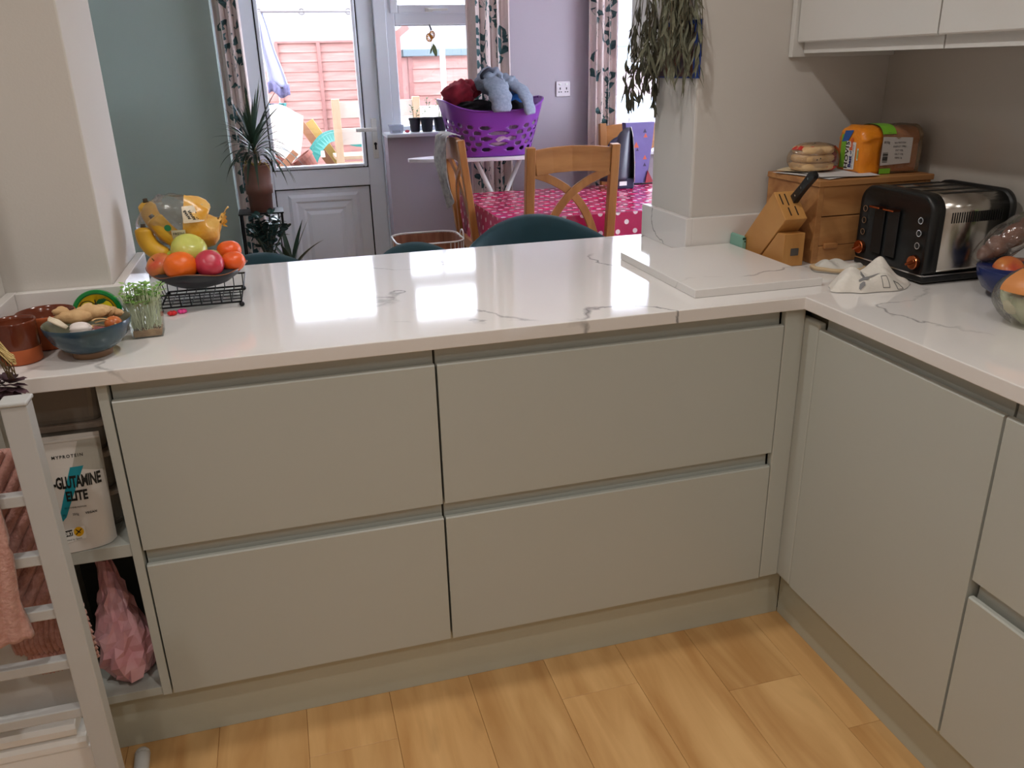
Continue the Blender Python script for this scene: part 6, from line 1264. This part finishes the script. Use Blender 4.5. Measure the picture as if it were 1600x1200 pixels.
pot('terracotta flower pot lying left of the tarpaulin point', -0.125, 4.88, 0.67, 0.075, 0.14, 0.5); pot('terracotta flower pot lying right of the tarpaulin point', 0.145, 4.90, 0.69, 0.08, 0.15, -0.6); pot('small terracotta pot at the far left bottom of the door glass', -0.155, 4.84, 0.665, 0.045, 0.08, 0.1)
for i, (p0, p1, w_, c, lab) in enumerate((((-0.20, 4.735, 0.64), (0.02, 4.73, 0.86), 0.05, mat('weathered_plank', (138, 92, 62), 0.7), 'brown plank leaning at the left of the garden heap'), ((0.31, 5.44, 0.68), (0.075, 5.46, 1.05), 0.06, mat('weathered_plank', (0, 0, 0)), 'narrow brown plank leaning right of the tarpaulin'), ((0.36, 5.50, 0.68), (0.158, 5.52, 1.02), 0.09, mat('yellow_board', (166, 136, 72), 0.6), 'yellow board leaning right of the tarpaulin'))):
    tag(MB().bar(p0, p1, 0.025, w_, (0, 0, 1)).build('leaning_plank', c), lab, 'plank')
_n0 = set(bpy.data.objects)
sl = thing('toy_slide', 'teal plastic garden slide curving down behind the timber post', 'slide', (0.35, 4.8, G))
pth = catmull([(0.035, 4.97, 0.42), (0.080, 5.01, 0.63), (0.150, 5.07, 0.80), (0.250, 5.15, 0.91), (0.365, 5.23, 0.93), (0.51, 5.31, 0.88), (0.74, 5.39, 0.865)], 5)
rings = []
for i, p in enumerate(pth):
    t = (pth[min(i+1, len(pth)-1)]-pth[max(0, i-1)]).normalized(); n = Vector((0, 1, 0)); up = t.cross(n)*-1
    if up.z < 0 and abs(up.z) > 0.3: up = -up
    rings.append([p+n*a+up*b for a, b in ((-0.07, -0.05), (0.20, -0.05), (0.20, 0.03), (0.185, 0.03), (0.185, -0.03), (-0.055, -0.03), (-0.055, 0.03), (-0.07, 0.03))])
m_sl = mat('teal_plastic', (12, 104, 94), 0.35); MB().loft(rings).build('chute', m_sl, sl, smooth=False)
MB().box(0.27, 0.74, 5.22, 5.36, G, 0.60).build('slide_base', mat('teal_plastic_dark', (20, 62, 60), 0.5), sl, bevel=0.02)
MB().prism([(0.205, 0.79), (0.239, 0.79), (0.235, 0.835), (0.209, 0.835)], 'y', 4.99, 5.0).build('safety_label', m_white_pl, sl)
pfm = thing('mud_kitchen', 'pale timber mud kitchen with upright post and white boards behind the glass', 'play kitchen', (0.55, 4.6, G))
m_pine = wood('pale_pine', (176, 152, 122), (158, 130, 98), 0.7, 2, (8, 8, 1.5)); m_pinex = wood('pale_pine_across', (172, 150, 122), (156, 130, 100), 0.7, 2, (1.5, 8, 8))
MB().box(0.292, 0.345, 4.52, 4.57, G, 1.215).build('post', m_pine, pfm, bevel=0.003); MB().box(0.86, 0.91, 4.55, 4.60, G, 1.215).build('post', m_pine, pfm, bevel=0.003)
for z0, z1 in ((1.085, 1.195), (0.905, 1.015)): MB().box(0.345, 0.86, 4.575, 4.60, z0, z1).build('white_board', mat('bleached_board', (176, 164, 150), 0.7), pfm, bevel=0.002)
MB().box(0.29, 0.91, 4.60, 4.90, 0.80, 0.825).build('counter_board', m_pinex, pfm, bevel=0.002); MB().box(0.345, 0.86, 4.575, 4.60, 0.70, 0.785).build('front_rail', m_pinex, pfm, bevel=0.002)
MB().lathe([(0.020, 0), (0.026, 0.002), (0.026, 0.008), (0.016, 0.010)], (0, 0, 0), 20).xf(Matrix.Translation((0.475, 4.574, 0.742)) @ Matrix.Rotation(PI/2, 4, 'X')).build('hob_knob', m_pine, pfm)
bl = thing('toy_boat', 'blue and white plastic toy lying at the bottom right of the door glass', 'toy', (0.47, 4.45, 0.6))
MB().loft([[(0.47+0.10*k*math.copysign(abs(math.cos(a))**0.7, math.cos(a)), 4.45+0.05*k*math.sin(a), z) for a in [2*PI*i/24 for i in range(24)]] for k, z in ((0.5, 0.621), (0.9, 0.655), (1.0, 0.68))]).build('blue_hull', mat('toy_blue', (50, 78, 118), 0.4), bl, smooth=True)
MB().loft([[(0.475+0.095*k*math.cos(a), 4.45+0.046*k*math.sin(a), z) for a in [2*PI*i/24 for i in range(24)]] for k, z in ((1.0, 0.6805), (0.9, 0.695), (0.5, 0.70))]).build('white_deck', m_white_pl, bl, smooth=True)
tag(MB().box(0.345, 0.62, 4.40, 4.50, G, 0.62).build('toy_crate', wood('toy_crate', (140, 112, 80), (118, 92, 62), 0.7, 2, (1.5, 8, 8)), bevel=0.004), 'wooden crate carrying the blue and white toy', 'crate')
nh = thing('neighbour_house', 'hazy pale house and roof beyond the red fence', 'house', (2, 15, G))
MB().box(-9, 16, 15, 19, G, 3.3).build('house_wall', mat('pebbledash', (120, 120, 124), 0.9, bump=0.3), nh)
MB().prism([(14.7, 3.28), (19.3, 3.28), (17.0, 4.5)], 'x', -9.2, 16.2).build('roof', mat('roof_tiles', (104, 102, 108), 0.8), nh)
# beyond the right window: pale domed parasol
pa = thing('garden_parasol', 'pale domed garden parasol seen through the right window', 'parasol', (3.2, 6.1, G))
def dome(u, v):
    a = 2*PI*u; r = 0.36*math.sin(PI/2*v)+0.001; return (3.20+r*math.cos(a)*(1-0.02*math.cos(8*a)), 6.1+r*math.sin(a)*(1-0.02*math.cos(8*a)), 0.93+0.19*math.cos(PI/2*v)+0.0)
MB().grid(48, 10, dome, closed=True).build('canopy', mat('parasol_canopy', (148, 164, 184), 0.6), pa, smooth=True, solid=0.004)
for k in range(8):
    a = 2*PI*k/8; MB().tube([Vector(dome(k/8, v/6))+Vector((0, 0, 0.004)) for v in range(7)], 0.004, 5).build('rib', mat('parasol_rib', (150, 160, 176), 0.5), pa)
MB().tube([(3.2, 6.1, G), (3.2, 6.1, 1.11)], 0.016, 8).build('pole', MATS['line_pole'], pa)
tag(MB().box(2.6, 5.2, 7.4, 7.6, G, 1.34).build('garden_trellis', mat('trellis_grey', (112, 92, 96), 0.8), bevel=0.01), 'low mauve grey garden screen behind the parasol', 'screen')
tag(MB().box(2.4, 6.0, 9.2, 9.5, G, 1.62).box(2.4, 6.0, 9.1, 9.6, 1.62, 1.66).build('neighbour_wall', mat('pale_wall', (124, 134, 140), 0.9)), 'pale grey wall above the fence seen through the right window', 'garden wall')
